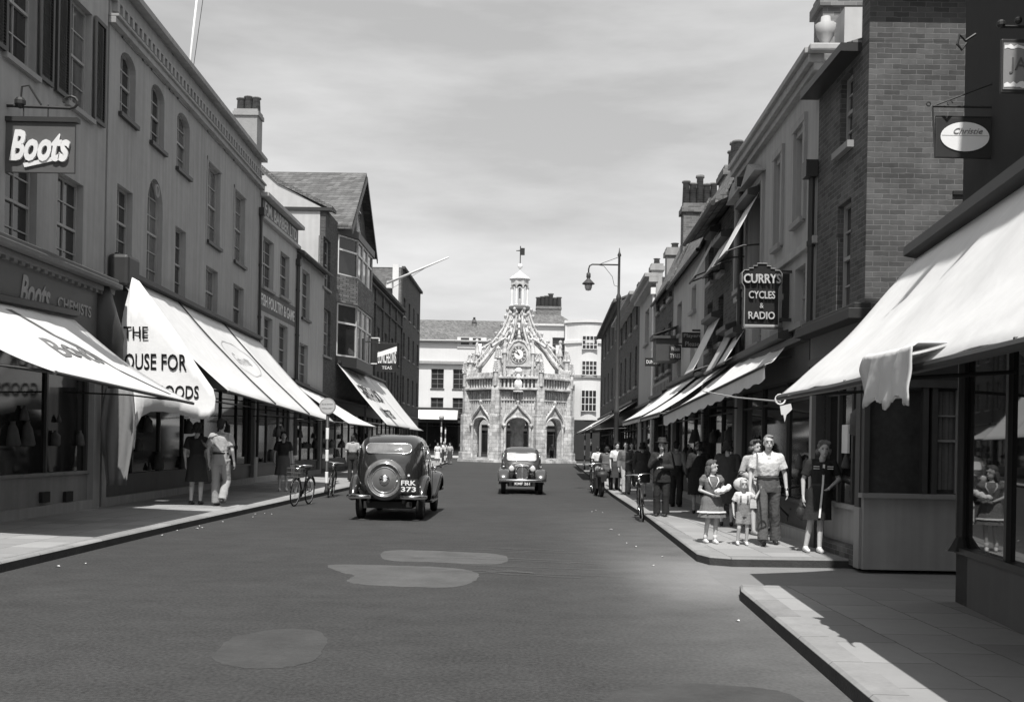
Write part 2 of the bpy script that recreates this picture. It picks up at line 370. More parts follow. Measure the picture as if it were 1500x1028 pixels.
def wall_mesh(L, z0, z1, holes, depth, reveal=.22):
    m = MB(); xs = {0, L}; zs = {z0, z1}
    for h in holes: xs |= {max(0, h['s0']), min(L, h['s1'])}; zs |= {h['z0'], h['z1']}
    xs = sorted(xs); zs = sorted(z for z in zs if z0 <= z <= z1)
    for i in range(len(xs)-1):
        for j in range(len(zs)-1):
            cx, cz = (xs[i]+xs[i+1])/2, (zs[j]+zs[j+1])/2
            if any(h['s0'] < cx < h['s1'] and h['z0'] < cz < h['z1'] for h in holes): continue
            m.poly([(xs[i],0,zs[j]),(xs[i+1],0,zs[j]),(xs[i+1],0,zs[j+1]),(xs[i],0,zs[j+1])])
    for h in holes:
        a, b, c, d = h['s0'], h['s1'], h['z0'], h['z1']; r = h.get('rev', reveal)
        m.poly([(a,0,c),(a,r,c),(a,r,d),(a,0,d)]); m.poly([(b,0,d),(b,r,d),(b,r,c),(b,0,c)])
        m.poly([(a,0,c),(b,0,c),(b,r,c),(a,r,c)]); m.poly([(a,0,d),(a,r,d),(b,r,d),(b,0,d)])
        if h.get('arch'):
            k = h['arch']; n = 10; cx = (a+b)/2; w_ = (b-a)/2
            pts = [(cx + w_*math.cos(PI-PI*i/n), d - k + k*math.sin(PI*i/n)) for i in range(n+1)]
            for i in range(n):
                (p, q), (p2, q2) = pts[i], pts[i+1]
                m.poly([(p,0,q),(p2,0,q2),(p2,0,d),(p,0,d)]); m.poly([(p,0,q),(p,r-.02,q),(p2,r-.02,q2),(p2,0,q2)])
    m.poly([(0,0,z0),(0,0,z1),(0,depth,z1),(0,depth,z0)]); m.poly([(L,0,z0),(L,depth,z0),(L,depth,z1),(L,0,z1)])
    m.poly([(0,depth,z0),(0,depth,z1),(L,depth,z1),(L,depth,z0)]); m.poly([(0,0,z1),(L,0,z1),(L,depth,z1),(0,depth,z1)])
    return m
def window(root, h, fm=None, nx=2, nz=2, gm=None, sill=True, rev=.2, sm=None):
    fm = fm or frame_p; gm = gm or (glass_n if random.random() < .35 else glass)
    a, b, c, d = h['s0'], h['s1'], h['z0'], h['z1']; t = .05; y0, y1 = rev-.07, rev-.01; m = MB()
    m.box(a, a+t, y0, y1, c, d).box(b-t, b, y0, y1, c, d).box(a+t, b-t, y0, y1, d-t, d).box(a+t, b-t, y0, y1, c, c+t)
    mz = (c+d)/2; m.box(a+t, b-t, y0-.01, y1, mz-.025, mz+.025)
    for i in range(1, nx): x = a + (b-a)*i/nx; m.box(x-.012, x+.012, y0+.01, y1-.005, c+t, mz-.025).box(x-.012, x+.012, y0+.01, y1-.005, mz+.025, d-t)
    for j in range(1, nz):
        for lo, hi in ((c, mz), (mz, d)): z = lo + (hi-lo)*j/nz; m.box(a+t, b-t, y0+.012, y1-.006, z-.012, z+.012)
    f = m.build('window', fm, root)
    MB().box(a+.01, b-.01, rev-.03, rev-.015, c+.01, d-.01).build('pane', gm, f)
    if sill: MB().box(a-.08, b+.08, -.09, .05, c-.09, c+.003).build('sill', sm or trim, f)
    return f
def building(label, F, z1, depth, wm, wins=(), shop=None, cat='building', zbase=.05, nx=2, nz=2, fm=None, group=None, name='building', sillm=None, rooftype=None, roofm=None, ridge=2.5, eave=.3, cornice=None, cm=None, rh=None):
    root = empty(name, F.P(0, 0, 0), F.rz, label, cat, group)
    holes = [dict(h) for h in wins]
    for h in holes: h.setdefault('rev', .22)
    if shop: holes.append(dict(s0=.25, s1=F.L-.25, z0=.3, z1=shop, rev=.6))
    wall_mesh(F.L, zbase, z1, holes, depth).build('wall', wm, root, fix=False)
    for h in wins: window(root, h, nx=h.get('nx', nx), nz=h.get('nz', nz), fm=h.get('fm', fm), gm=h.get('gm'), sm=sillm)
    if shop: shopfront(root, .25, F.L-.25, .12, shop)
    if rooftype == 'pitch':
        t = .12; h = rh or depth/2; e = eave
        m = MB(); s0, s1 = -.02, F.L+.02
        for sgn in (0, 1):
            ya, yb = (-e, h) if not sgn else (depth+e, h); k = min(1.2, ridge/h)
            za = z1 - k*e*.6
            m.prism([(s0, ya, za), (s0, yb, z1+ridge), (s0, yb, z1+ridge+t), (s0, ya, za+t)], (s1-s0, 0, 0))
        m.build('roof', roofm or tile, root)
        MB().prism([(.01, .02, z1), (.01, h, z1+ridge-.02), (.01, depth-.02, z1)], (F.L-.02, 0, 0)).build('gable', wm, root)
        MB().tube([(0, -e-.05, z1-k*e*.6+.0), (F.L, -e-.05, z1-k*e*.6+.0)], .06, 6).build('gutter', trim_d, root)
    if cornice:
        m = MB()
        for (zz, hh, pp) in cornice: m.box(-.03, F.L+.03, -pp, .06, zz-hh, zz)
        m.build('cornice', cm or wm, root, bevel=.012)
    return root
def shopfront(root, s0, s1, z0, z1, bays=None, fas=.55, rz=.65, fm=None, rm=None, y=.12):
    fm = fm or wood; L = s1-s0; n = bays or max(1, round(L/1.9))
    MB().box(s0, s1, y-.14, y+.1, z1-fas, z1+.02).box(s0, s1, y-.28, y-.12, z1-.02, z1+.08).build('fascia', fm, root)
    MB().box(s0, s1, y, y+.25, z0-.1, z0+rz-.06).box(s0-.02, s1+.02, y-.05, y+.25, z0+rz-.06, z0+rz).build('stallriser', rm or fm, root)
    m = MB()
    for i in range(n+1):
        x = s0 + L*i/n; w_ = .09 if i in (0, n) else .035; m.box(x-w_, x+w_, y, y+.1, z0+rz, z1-fas)
    m.box(s0, s1, y+.01, y+.08, z1-fas-.35, z1-fas-.31)
    m.build('shop_frame', fm, root)
    MB().box(s0, s1, y+.05, y+.06, z0+rz, z1-fas).build('shop_window', glass_s, root)
    random.seed(int(abs(s1*100)+abs(z1*37)))     # goods on show
    for i in range(int(L*1.4)):
        x = random.uniform(s0+.2, s1-.2); a = random.uniform(.05, .16); z = z0+rz+random.choice((.03, .5, .95))
        MB().lathe([(a*.8, 0), (a, .03), (a*random.uniform(.5, 1), a*2), (a*.3, a*2.6), (a*.35, a*2.9)], (x, y-.0, z), 8).build('display_item', mat('goods', .07, .6, .5, 6), root, True)
def chimney(root, x0, x1, y0, y1, z0, z1, m, pots=3, pm=None, ph=.7, pw_=.14):
    b = MB().box(x0, x1, y0, y1, z0, z1-.3).box(x0-.07, x1+.07, y0-.07, y1+.07, z1-.3, z1-.12).box(x0-.02, x1+.02, y0-.02, y1+.02, z1-.12, z1)
    c = b.build('chimney', m, root)
    ln = max(x1-x0, y1-y0)
    for i in range(pots):
        t = (i+.5)/pots; h = ph*random.uniform(.8, 1.25)
        px_, py_ = (x0+(x1-x0)*t, (y0+y1)/2) if x1-x0 >= y1-y0 else ((x0+x1)/2, y0+(y1-y0)*t)
        MB().lathe([(pw_, 0), (pw_*.85, h*.9), (pw_*1.15, h*.92), (pw_*1.1, h), (pw_*.6, h), (pw_*.6, h*.8)], (px_, py_, z1), 10).build('chimney_pot', pm or brick_b, c, True)
    return c
def downpipe(root, s, z0, z1, m=None, y=-.07):
    b = MB().tube([(s, y, z0), (s, y, z1)], .05, 8).box(s-.12, s+.12, y-.12, y+.06, z1-.25, z1)
    for k in range(int((z1-z0)/1.8)): b.lathe([(.065, 0), (.065, .08)], (s, y, z0+1.2+k*1.8), 8)
    b.build('downpipe', m or trim_d, root)
# =================================================================== LEFT SIDE
# --- L1 chemist's building
F1 = Fac((-8.6, 4.0), (-8.6, 21.4))
W = [F1.win(85, 250, 395, 115, nz=2), F1.win(8, 248, 372, 47, nz=2), F1.win(100, 20, 150, 122, nz=2), F1.win(8, 0, 92, 40, nz=2)]
for h_ in W[:2]: h_['s1'] = h_['s0'] + 1.15
for h_ in W[2:]: h_['s1'] = h_['s0'] + 1.1
W[2]['z1'] = W[2]['z0'] + 2.1; W[3]['z0'] = W[2]['z0']; W[3]['z1'] = W[2]['z1']; W[1]['z0'] = W[0]['z0']; W[1]['z1'] = W[0]['z1']
W += [dict(s0=W[1]['s0']-3, s1=W[1]['s0']-1.8, z0=W[0]['z0'], z1=W[0]['z1']), dict(s0=W[1]['s0']-3, s1=W[1]['s0']-1.8, z0=W[2]['z0'], z1=W[2]['z1'])]
z_f1 = F1.at(150, 512)[1]; z_f2 = F1.at(150, 424)[1]
r1 = empty('shop_building', F1.P(0,0,0), F1.rz, "stucco corner building with louvred shutters above the chemist's shop, nearest on the left", 'building')
wall_mesh(F1.L, .05, 13.2, W + [dict(s0=.4, s1=F1.L-.35, z0=.3, z1=z_f1, rev=.6)], 9).build('wall', stucco, r1, fix=False)
for h_ in W: window(r1, h_, nz=2, sm=trim)
shopfront(r1, .4, F1.L-.35, .12, z_f1, fas=.3, rz=.78, rm=mat('marble_riser', .20, .5, .15, 2, streak=.2))
sh = MB()
for h_ in W[2:4]+W[5:]:
    for x0, x1 in ((h_['s0']-.58, h_['s0']-.03), (h_['s1']+.03, h_['s1']+.58)):
        m = MB().box(x0, x0+.07, -.08, -.03, h_['z0'], h_['z1']).box(x1-.07, x1, -.08, -.03, h_['z0'], h_['z1']).box(x0+.07, x1-.07, -.08, -.03, h_['z1']-.08, h_['z1']).box(x0+.07, x1-.07, -.08, -.03, h_['z0'], h_['z0']+.08)
        zz = h_['z0']+.1
        while zz < h_['z1']-.1: m.add([(x0+.07,-.075,zz),(x1-.07,-.075,zz),(x1-.07,-.04,zz+.045),(x0+.07,-.04,zz+.045)], [(0,1,2,3)]); zz += .055
        m.build('shutter', trim_d, r1)
MB().box(-.02, F1.L-.02, -.16, .02, z_f1+.02, z_f2).build('fascia_board', mat('fascia_grey', .075, .6, .12, 2), r1)
MB().box(-.02, F1.L+.0, -.42, .02, z_f2, z_f2+.1).box(-.02, F1.L-.02, -.34, .02, z_f2+.1, z_f2+.2).box(-.02, F1.L-.02, -.26, .02, z_f2-.12, z_f2-.003).build('shop_cornice', stucco_d, r1, bevel=.02)
m = MB()
for i in range(60): m.box(.2+i*.28, .32+i*.28, -.24, -.16, z_f2-.18, z_f2-.12)
m.build('dentils', stucco_d, r1)
sa, za = F1.at(38, 426); text('Boots', 1.15, .52, grey_t, r1, (sa+.0, -.17, za-.04), shear=.35, bold=.03, name='shop_lettering'); MB().box(sa-.25, sa+.45, -.175, -.165, za-.38, za-.34).build('lettering_underline', grey_t, r1)
sa, za = F1.at(97, 450); text('CHEMISTS', 1.5, .22, grey_t, r1, (sa, -.17, za), name='shop_lettering', bold=.02)
for s_ in (72, 106):
    sa, za = F1.at(s_, 728 if s_ < 90 else 727); MB().box(sa-.16, sa+.16, .05, .113, za-.1, za+.1).build('vent', black_t, r1)
# --- L2 long stuccoed building
F2 = lf(150, 375)
W = [F2.win(177, 68, 166, 199, arch=.28), F2.win(222, 116, 208, 241, arch=.28), F2.win(260, 158, 246, 278, arch=.28),
     F2.win(305, 236, 353, 323), F2.win(344, 277, 382, 359), F2.win(172, 268, 372, 194), F2.win(217, 254, 417, 238, arch=.7, nz=3), F2.win(257, 330, 436, 272),
     F2.win(302, 388, 458, 319, nz=1), F2.win(342, 414, 480, 357, nz=1)]
z2 = F2.at(300, 108)[1]; zs = F2.at(265, 141)[1]
zt = F2.at(375, 229)[1]
r2 = building('long grey stuccoed building with arched top windows and a panelled parapet, beside the chemist', F2, zt, 10, stucco, W, shop=3.6, sillm=trim_d)
m = MB(); m.box(-.05, F2.L+.05, -.14, .02, zs-.14, zs).box(-.05, F2.L+.05, -.2, .02, zs, zs+.06).build('string_course', stucco, r2, bevel=.01)
zd = zt-.42
MB().box(-.04, F2.L+.04, -.22, .3, zt-.0, zt+.14).box(-.04, F2.L+.04, -.12, .02, zd-.02, zd+.03).build('parapet_coping', stucco, r2, bevel=.01)
m = MB(); k = .1
while k < F2.L-.2: m.box(k, k+.13, -.12, .02, zd-.22, zd-.02); k += .3
m.build('dentils', stucco, r2)
m = MB(); pm = MB()
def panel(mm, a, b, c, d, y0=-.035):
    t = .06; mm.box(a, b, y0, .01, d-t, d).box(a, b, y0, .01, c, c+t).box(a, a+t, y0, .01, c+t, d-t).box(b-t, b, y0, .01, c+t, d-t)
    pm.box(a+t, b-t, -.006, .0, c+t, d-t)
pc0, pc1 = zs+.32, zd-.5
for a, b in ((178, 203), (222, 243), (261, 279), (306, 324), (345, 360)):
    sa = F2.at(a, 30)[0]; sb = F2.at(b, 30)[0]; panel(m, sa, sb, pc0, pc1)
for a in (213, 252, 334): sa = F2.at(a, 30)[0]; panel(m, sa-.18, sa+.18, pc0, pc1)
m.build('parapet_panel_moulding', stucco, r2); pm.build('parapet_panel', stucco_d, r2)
m = MB()
for i in (3, 4): h_ = W[i]; m.box(h_['s0']-.12, h_['s0']-.02, -.02, .01, h_['z0']-.1, h_['z1']+.12).box(h_['s0']-.12, h_['s1']+.12, -.02, .01, h_['z1']+.02, h_['z1']+.12)
m.build('window_surround', stucco, r2)
sa, za = F2.at(228, 280); MB().lathe([(.05, -.0), (.16, -.02), (.16, -.05), (.11, -.05), (.1, -.02)], (sa, 0, za), 16, 'y').build('roundel', trim, r2)
downpipe(r2, F2.L-.12, 1, zt-1.6)
sa, za = F2.at(168, 400); MB().box(sa-.45, sa+.3, -.45, -.003, za-.35, za+.35).build('vent_box', trim_d, r2, bevel=.08)
fp = empty('flagpole', AY(275, 100, 30.0), 0, 'white flagpole rising behind the panelled parapet of the long grey building', 'flagpole')
MB().tube([(0, 0, -1), (.1, 0, .6), (.34, .0, 3.2)], [.04, .035, .03], 8).build('pole', white_t, fp, True)
MB().tube([(.2, -.1, 0), (.55, .0, 3.2)], .01, 4).build('halyard', trim_d, fp)
# --- L3 poulterer
F3 = lf(375, 430)
W = [F3.win(386, 345, 420, 401), F3.win(411, 367, 433, 424), F3.win(387, 462, 522, 399), F3.win(409, 473, 546, 421)]
zt3 = F3.at(378, 283)[1]; zb3 = F3.at(376, 310)[1]
r3 = building('narrow poulterer\'s building with a lettered parapet board, after the long grey building', F3, zt3, 9, stucco_l, W, shop=3.4, sillm=trim, cornice=[(zt3+.12, .14, .3), (zb3, .12, .16)])
MB().box(.1, F3.L-.1, -.06, .0, zb3+.02, zt3-.06).build('name_board', trim_d, r3)
text('F.M. BARBER LTD', F3.L*.86, .45, mat('sign_lettering', .45, .6, .1, 5), r3, (F3.L/2, -.065, (zb3+zt3)/2), bold=.02)
sa, za = F3.at(400, 447); text('FISH POULTRY & GAME', F3.L*.9, .42, trim_w, r3, (F3.L/2, -.008, za), bold=.01); MB().box(.1, F3.L-.1, -.004, .002, za-.4, za+.4).build('sign_band', stucco_d, r3)
MB().ball((.15, .1, zt3+.3), .22, 8, (1, 1, 1.6)).build('finial', stucco_l, r3, True)
for h_ in W: MB().box(h_['s0']-.02, h_['s1']+.02, .15, .16, h_['z0'], h_['z1']).build('curtain', canvas_g, r3) if 0 else None
downpipe(r3, F3.L-.1, 1, zt3-1.2)
# --- L4 small house
F4 = lf(430, 471)
W = [F4.win(443, 393, 465, 454), F4.win(439, 501, 560, 451)]
zt4 = F4.at(434, 368)[1]
r4 = building('small pale rendered house with two windows and a low slate roof', F4, zt4, 9, stucco_l, W, shop=3.3, rooftype='pitch', roofm=slate, ridge=1.6, sillm=trim_d, cat='house', name='house')
downpipe(r4, .1, 1, zt4-.1)
# --- L5 gabled brick building with bays
F5 = lf(471, 533)
z5 = F5.at(475, 303)[1]
W = [F5.win(474, 345, 420, 484), F5.win(474, 450, 520, 484)]
r5 = building('dark brick gabled building with stacked bay windows and a white end wall', F5, z5, 9, brick_d, W, shop=3.6)
MB().box(-.05, -.004, .25, 9, 3, z5).build('end_wall', gable_w, r5)
MB().prism([(-.05, .1, z5), (-.05, 2.2, z5+1.1), (-.05, 5.6, z5+4.0), (-.05, 9, z5+4.0), (-.05, 9, z5)], (.3, 0, 0)).build('gable_wall', gable_w, r5)
MB().prism([(-.12, -.3, z5-.05), (-.12, 2.2, z5+1.1), (-.12, 5.6, z5+4.0), (-.12, 5.6, z5+4.18), (-.12, 2.2, z5+1.3), (-.12, -.3, z5+.12)], (1.1, 0, 0)).build('verge_roof', tile, r5)
zc_ = F5.P(0,0,0).y; chimney(r5, -.1, .8, 3.2, 4.25, z5, AY(365, 160, zc_).z, mat('chimney_render', .27, .9, .15, 1.5, .3), 3, ph=.6, pw_=.2)
MB().box(-.14, .2, -.3, 2.2, z5-.12, z5+.03).build('eave_board', trim_d, r5)
gz = F5.at(525, 262, 0)[1]; gz = max(gz, z5+2.5); gm_ = .58*F5.L; gw = .34*F5.L; gz -= .3
m = MB()
for sg in (-1, 1): m.prism([(gm_, -.7, gz), (gm_+sg*gw, -.7, z5-.3), (gm_+sg*gw, -.7, z5-.12), (gm_, -.7, gz+.2)], (0, 8.6, 0))
m.build('roof', slate, r5)
m = MB()
for sg in (-1, 1): m.prism([(gm_, -.76, gz-.25), (gm_+sg*gw, -.76, z5-.55), (gm_+sg*gw, -.76, z5-.3), (gm_, -.76, gz)], (0, .05, 0))
m.build('bargeboard', trim_d, r5)
MB().prism([(gm_, -.3, gz-.1), (gm_-gw*.95, -.3, z5-.25), (gm_+gw*.95, -.3, z5-.25)], (0, 9, 0)).build('gable', brick_d, r5)
h_ = dict(s0=gm_-.5, s1=gm_+.5, z0=z5+.3, z1=z5+1.5)
f = MB().box(h_['s0'], h_['s1'], -.36, -.3, h_['z0'], h_['z1']).build('attic_window', trim_w, r5); MB().box(h_['s0']+.1, h_['s1']-.1, -.38, -.36, h_['z0']+.1, h_['z1']-.1).build('pane', glass, f)
def bay(root, sc, hw, z0, z1, pr=.7, fm=trim_w):
    pl = [(sc-hw, 0), (sc-hw*.62, -pr), (sc+hw*.62, -pr), (sc+hw, 0)]
    m = MB(); g = MB()
    for i in range(3):
        a, b = Vector(pl[i]), Vector(pl[i+1]); n_ = 3 if i == 1 else 1; d = b-a
        for j in range(n_+1):
            p = a + d*j/n_; m.box(p.x-.05, p.x+.05, p.y-.05, p.y+.05, z0, z1)
        for zz in (z0, z0+(z1-z0)*.62, z1-.08): m.prism([(a.x, a.y-.04, zz), (b.x, b.y-.04, zz), (b.x, b.y+.04, zz), (a.x, a.y+.04, zz)], (0, 0, .09))
        g.poly([(a.x, a.y+.02, z0), (b.x, b.y+.02, z0), (b.x, b.y+.02, z1), (a.x, a.y+.02, z1)])
    f = m.build('bay_window', fm, root); g.build('pane', glass, f)
    return pl
zb = [(F5.at(500, 407)[1], F5.at(500, 348)[1]), (F5.at(490, 520)[1], F5.at(490, 440)[1])]
for a, b in zb: pl = bay(r5, gm_-.1, .31*F5.L, a, b)
gw_ = .42*F5.L; q = [(gm_-.1-gw_*.82, .1), (gm_-.1-gw_*.52, -.82), (gm_-.1+gw_*.52, -.82), (gm_-.1+gw_*.82, .1)]
MB().prism([(x, y, zb[1][1]) for x, y in q], (0, 0, zb[0][0]-zb[1][1])).build('hung_tiles', tile, r5)
MB().prism([(x, y, zb[0][1]) for x, y in q], (0, 0, .35)).prism([(x, y, zb[1][0]-.5) for x, y in q], (0, 0, .5)).build('bay_base', trim_d, r5)
sc_ = gm_+gw*.42
m = MB(); za_, zc2 = zb[1][0]+.05, zb[1][0]+1.5
m.box(sc_, sc_+.05, -1.3, -1.24, za_, zc2).box(sc_, sc_+.05, -.8, -.74, za_, zc2).box(sc_, sc_+.05, -1.3, -.74, za_, za_+.06).box(sc_, sc_+.05, -1.3, -.74, zc2-.06, zc2); f = m.build('open_casement', trim_w, r5); MB().box(sc_+.02, sc_+.03, -1.24, -.8, za_+.06, zc2-.06).build('pane', glass, f)
# --- L6 ornate brick
F6 = lf(533, 585)
z6 = F6.at(585, 452)[1]
W = []
for i in range(5):
    for za, zc in ((4.6, 6.4), (7.1, 8.7)):
        s_ = F6.L*(i+.5)/5; W.append(dict(s0=s_-.5, s1=s_+.5, z0=za, z1=zc))
r6 = building('long dark brick building with a dentilled cornice, beyond the gabled one', F6, z6, 9, brick_d, W, shop=3.6, cornice=[(z6+.1, .2, .35), (z6-.25, .12, .2), (z6-1.2, .1, .14)], cm=brick_d, sillm=trim_d)
m = MB()
for i in range(6): s_ = F6.L*i/5; m.box(max(.03, s_-.2), min(F6.L-.03, s_+.2), -.1, .01, 3.7, z6-.3)
m.build('pilaster', brick_d, r6)
# --- L7
F7 = lf(585, 612)
z7 = F7.at(587, 388)[1]
W = []
for i in range(4):
    for za, zc in ((4.6, 6.6), (8.0, 9.8), (11, 12.4)):
        s_ = F7.L*(i+.5)/4; W.append(dict(s0=s_-.5, s1=s_+.5, z0=za, z1=zc))
r7 = building('tall dark brick building at the far end of the left row', F7, z7, 9, brick_d, W, shop=3.6, cornice=[(z7+.1, .2, .2)], cm=brick_d)
MB().box(-.06, -.004, .1, 9, z6-1, z7-.1).build('end_wall', brick_b, r7); MB().box(-.2, -.05, .25, .7, z6, z7+.2).build('flue', white, r7)
MB().lathe([(.25, 0), (.2, .6), (.3, .65)], (-.4, .9, z6+1.6), 10).build('chimney_pot', white, r7)
fp = empty('flagpole', AY(567, 415, 74), 0, 'white flagpole leaning out over the street from the far left row', 'flagpole'); e = AY(657, 377, 70) - AY(567, 415, 74)
MB().tube([(0, 0, 0), tuple(e*.5), tuple(e)], [.09, .08, .05], 8).build('pole', white_t, fp, True); MB().tube([(0, 0, -.6), tuple(e*.7)], .015, 4).build('stay', trim_d, fp)
# =================================================================== RIGHT SIDE
# --- R8 brick corner building
F8 = Fac(solve(1191, RW), (4.58, 13.4))
W = [F8.win(1250, 98, 206, 1231), F8.win(1247, 289, 452, 1226)]
for h_ in W: h_['rev'] = .16
z8 = 6.95
r8 = empty('brick_building', F8.P(0,0,0), F8.rz, 'brick corner building whose sunlit side wall faces the camera', 'building')
hs = [dict(s0=.2, s1=F8.L-.15, z0=.3, z1=3.05, rev=.5)]
m = wall_mesh(F8.L, .05, z8, W+hs, 9); m.f = [f for f in m.f]
m.build('wall', brick, r8, fix=False)
for h_ in W: window(r8, h_, rev=.16, sm=trim, gm=glass)
MB().box(-.05, F8.L-.3, -.28, .4, z8-.02, z8+.09).build('eave', trim_d, r8)
MB().prism([(-.05, -.2, z8+.095), (-.05, 4.5, z8+1.6), (-.05, 9.3, z8+.095)], (F8.L-.25, 0, 0)).build('roof', tile, r8)
MB().box(F8.L-.3, F8.L, .0, 9, z8+.002, 7.72).build('end_parapet', brick, r8); MB().box(F8.L-.36, F8.L+.3, -.06, 9.1, 7.72, 7.84).build('verge', trim_d, r8)
MB().box(-.02, F8.L+.28, -.3, .02, 3.28, 3.42).box(-.02, F8.L+.2, -.2, .02, 3.42, 3.5).build('shop_cornice', trim_d, r8, bevel=.01)
MB().box(0, F8.L+.1, -.06, .02, 2.75, 3.28).build('fascia_board', mat('fascia_mid', .12, .6, .1, 2), r8)
shopfront(r8, .2, F8.L-.15, .12, 2.85, bays=3, fas=.12, rz=.72, rm=stucco)
MB().box(0, .22, -.03, .1, .05, 2.85).box(F8.L-.17, F8.L+.0, -.03, .1, .85, 2.85).build('shop_pilaster', wood, r8); MB().box(F8.L-.17, F8.L+.04, -.035, .1, .05, .85).build('corner_riser', stucco, r8)
MB().box(F8.L-1.15, F8.L-.9, .1, .13, 1.55, 1.95).build('poster', white_t, r8)
text('Boss', .5, .16, white_t, r8, (F8.L-.75, -.065, 2.95), shear=.2)
# side (lane) shop window, in the plane of the side wall: local +x end, so build in a turned frame
sd_ = empty('x', (0,0,0)); bpy.data.objects.remove(sd_)
a8 = F8.L + .003
def sidebox(m, y0, y1, z0, z1, p0=0, p1=.05): return m.box(a8+p0, a8+p1, y0, y1, z0, z1)
sidebox(MB(), .0, 9, .05, .98, 0, .1).build('side_riser', stucco, r8); sidebox(MB(), -.04, 9, .98, 1.04, 0, .16).build('side_sill', trim, r8)
m = MB()
for y in (.02, .78, .9, 1.5, 2.6, 3.6, 4.8, 6): sidebox(m, y-.035, y+.035, 1.04, 2.42, 0, .12)
sidebox(m, -.02, 9, 2.42, 2.52, 0, .14); m.build('side_shop_frame', wood, r8)
sidebox(MB(), .0, 9, 1.04, 2.42, .0, .02).build('side_shop_window', mat('dim_shop_glass', .05, .12, .5, 1.5, spec=.4), r8)
cu_ = MB()
for i in range(34): y = .95+i*.085; cu_.add([(a8+.024, y, 1.1), (a8+.034, y+.04, 1.1), (a8+.034, y+.04, 2.38), (a8+.024, y, 2.38), (a8+.024, y+.08, 1.1), (a8+.024, y+.08, 2.38)], [(0,1,2,3),(1,4,5,2)]) if i not in (3, 4, 5, 14, 15, 16, 17, 27, 28) else None
cu_.build('curtain', mat('curtain_cloth', .11, .9, .3, 4, streak=.3), r8)
m = MB()
sidebox(m, .93, 3.5, 1.72, 1.75, .02, .055); sidebox(m, 1.9, 1.93, 1.05, 2.4, .02, .055); sidebox(m, 2.25, 2.27, 1.05, 2.4, .02, .055); sidebox(m, 1.2, 1.22, 1.05, 2.4, .02, .055); sidebox(m, .93, 3.5, 2.05, 2.07, .02, .055); m.build('glazing_bar', trim, r8)
sidebox(MB(), .0, 9, 2.52, 3.3, 0, .06).build('side_fascia', trim_d, r8)
sidebox(MB(), 1.28, 1.36, .35, .65, .1, .12).build('vent', black_t, r8)
sidebox(MB(), 1.12, 1.3, 4.95, 5.0, .0, .03).build('wall_tie', iron, r8)
# --- R7 stucco with pediments
F7r = rf(1075, 1191)
z7r = 7.52
W = [F7r.win(1180, 188, 316, 1166), F7r.win(1147, 232, 355, 1137), F7r.win(1118, 273, 386, 1103, fm=trim_d), F7r.win(1094, 298, 415, 1080, fm=trim_d),
     F7r.win(1180, 385, 470, 1164), F7r.win(1147, 410, 480, 1137), F7r.win(1116, 430, 500, 1102), F7r.win(1092, 450, 515, 1080)]
rr7 = building('stuccoed building with pedimented windows and a heavy cornice, above the cycle shop', F7r, z7r, 9, stucco_p, W, shop=3.3, cornice=[(z7r+.2, .1, .24), (z7r+.1, .14, .18), (z7r-.04, .12, .1), (F7r.at(1190, 350)[1], .12, .07)], sillm=trim)
m = MB()
for h_ in W[:4]: m.box(h_['s0']-.14, h_['s0']-.01, -.05, .01, h_['z0']-.05, h_['z1']+.1).box(h_['s1']+.01, h_['s1']+.14, -.05, .01, h_['z0']-.05, h_['z1']+.1).box(h_['s0']-.14, h_['s1']+.14, -.06, .01, h_['z1']+.1, h_['z1']+.22)
for h_ in W[2:4]:
    c = (h_['s0']+h_['s1'])/2; w_ = (h_['s1']-h_['s0'])/2+.25; m.prism([(c-w_, -.22, h_['z1']+.25), (c+w_, -.22, h_['z1']+.25), (c, -.22, h_['z1']+.55)], (0, .23, 0))
m.build('window_surround', stucco, rr7)
MB().box(F7r.L-.02, F7r.L+.03, .35, 8.5, z7r-.1, z7r+.8).box(F7r.L-.5, F7r.L-.02, .35, .6, z7r+.15, z7r+.8).build('parapet', gable_w, rr7)
MB().lathe([(.10, 0), (.06, .1), (.13, .22), (.16, .38), (.08, .4), (.07, .5)], (F7r.L-.1, .1, z7r+.2), 12).build('urn', stucco_l, rr7, True)
chimney(rr7, F7r.L-3.2, F7r.L-2.6, .7, 1.35, z7r, 9.75, brick_b, 2, ph=1.2, pw_=.2)
downpipe(rr7, .9, 3.5, z7r-.3, y=-.1); downpipe(rr7, F7r.L-.08, 3.5, 6)
MB().box(F7r.L+.04, F7r.L+.2, -.2, .3, z7r+.08, z7r+.2).build('cornice_return', stucco_l, rr7, bevel=.03)
# --- R6 dark
F6r = rf(1028, 1075)
z6r = F6r.at(1072, 262)[1]-.6
W = [F6r.win(1062, 330, 395, 1055), F6r.win(1046, 352, 410, 1038), F6r.win(1060, 430, 500, 1052), F6r.win(1044, 440, 510, 1036)]
rr6 = building('dark brick building with a deep eave and open window blinds', F6r, z6r, 9, brick_d, W, shop=3.3, rooftype='pitch', roofm=tile, ridge=2.2, eave=.5)
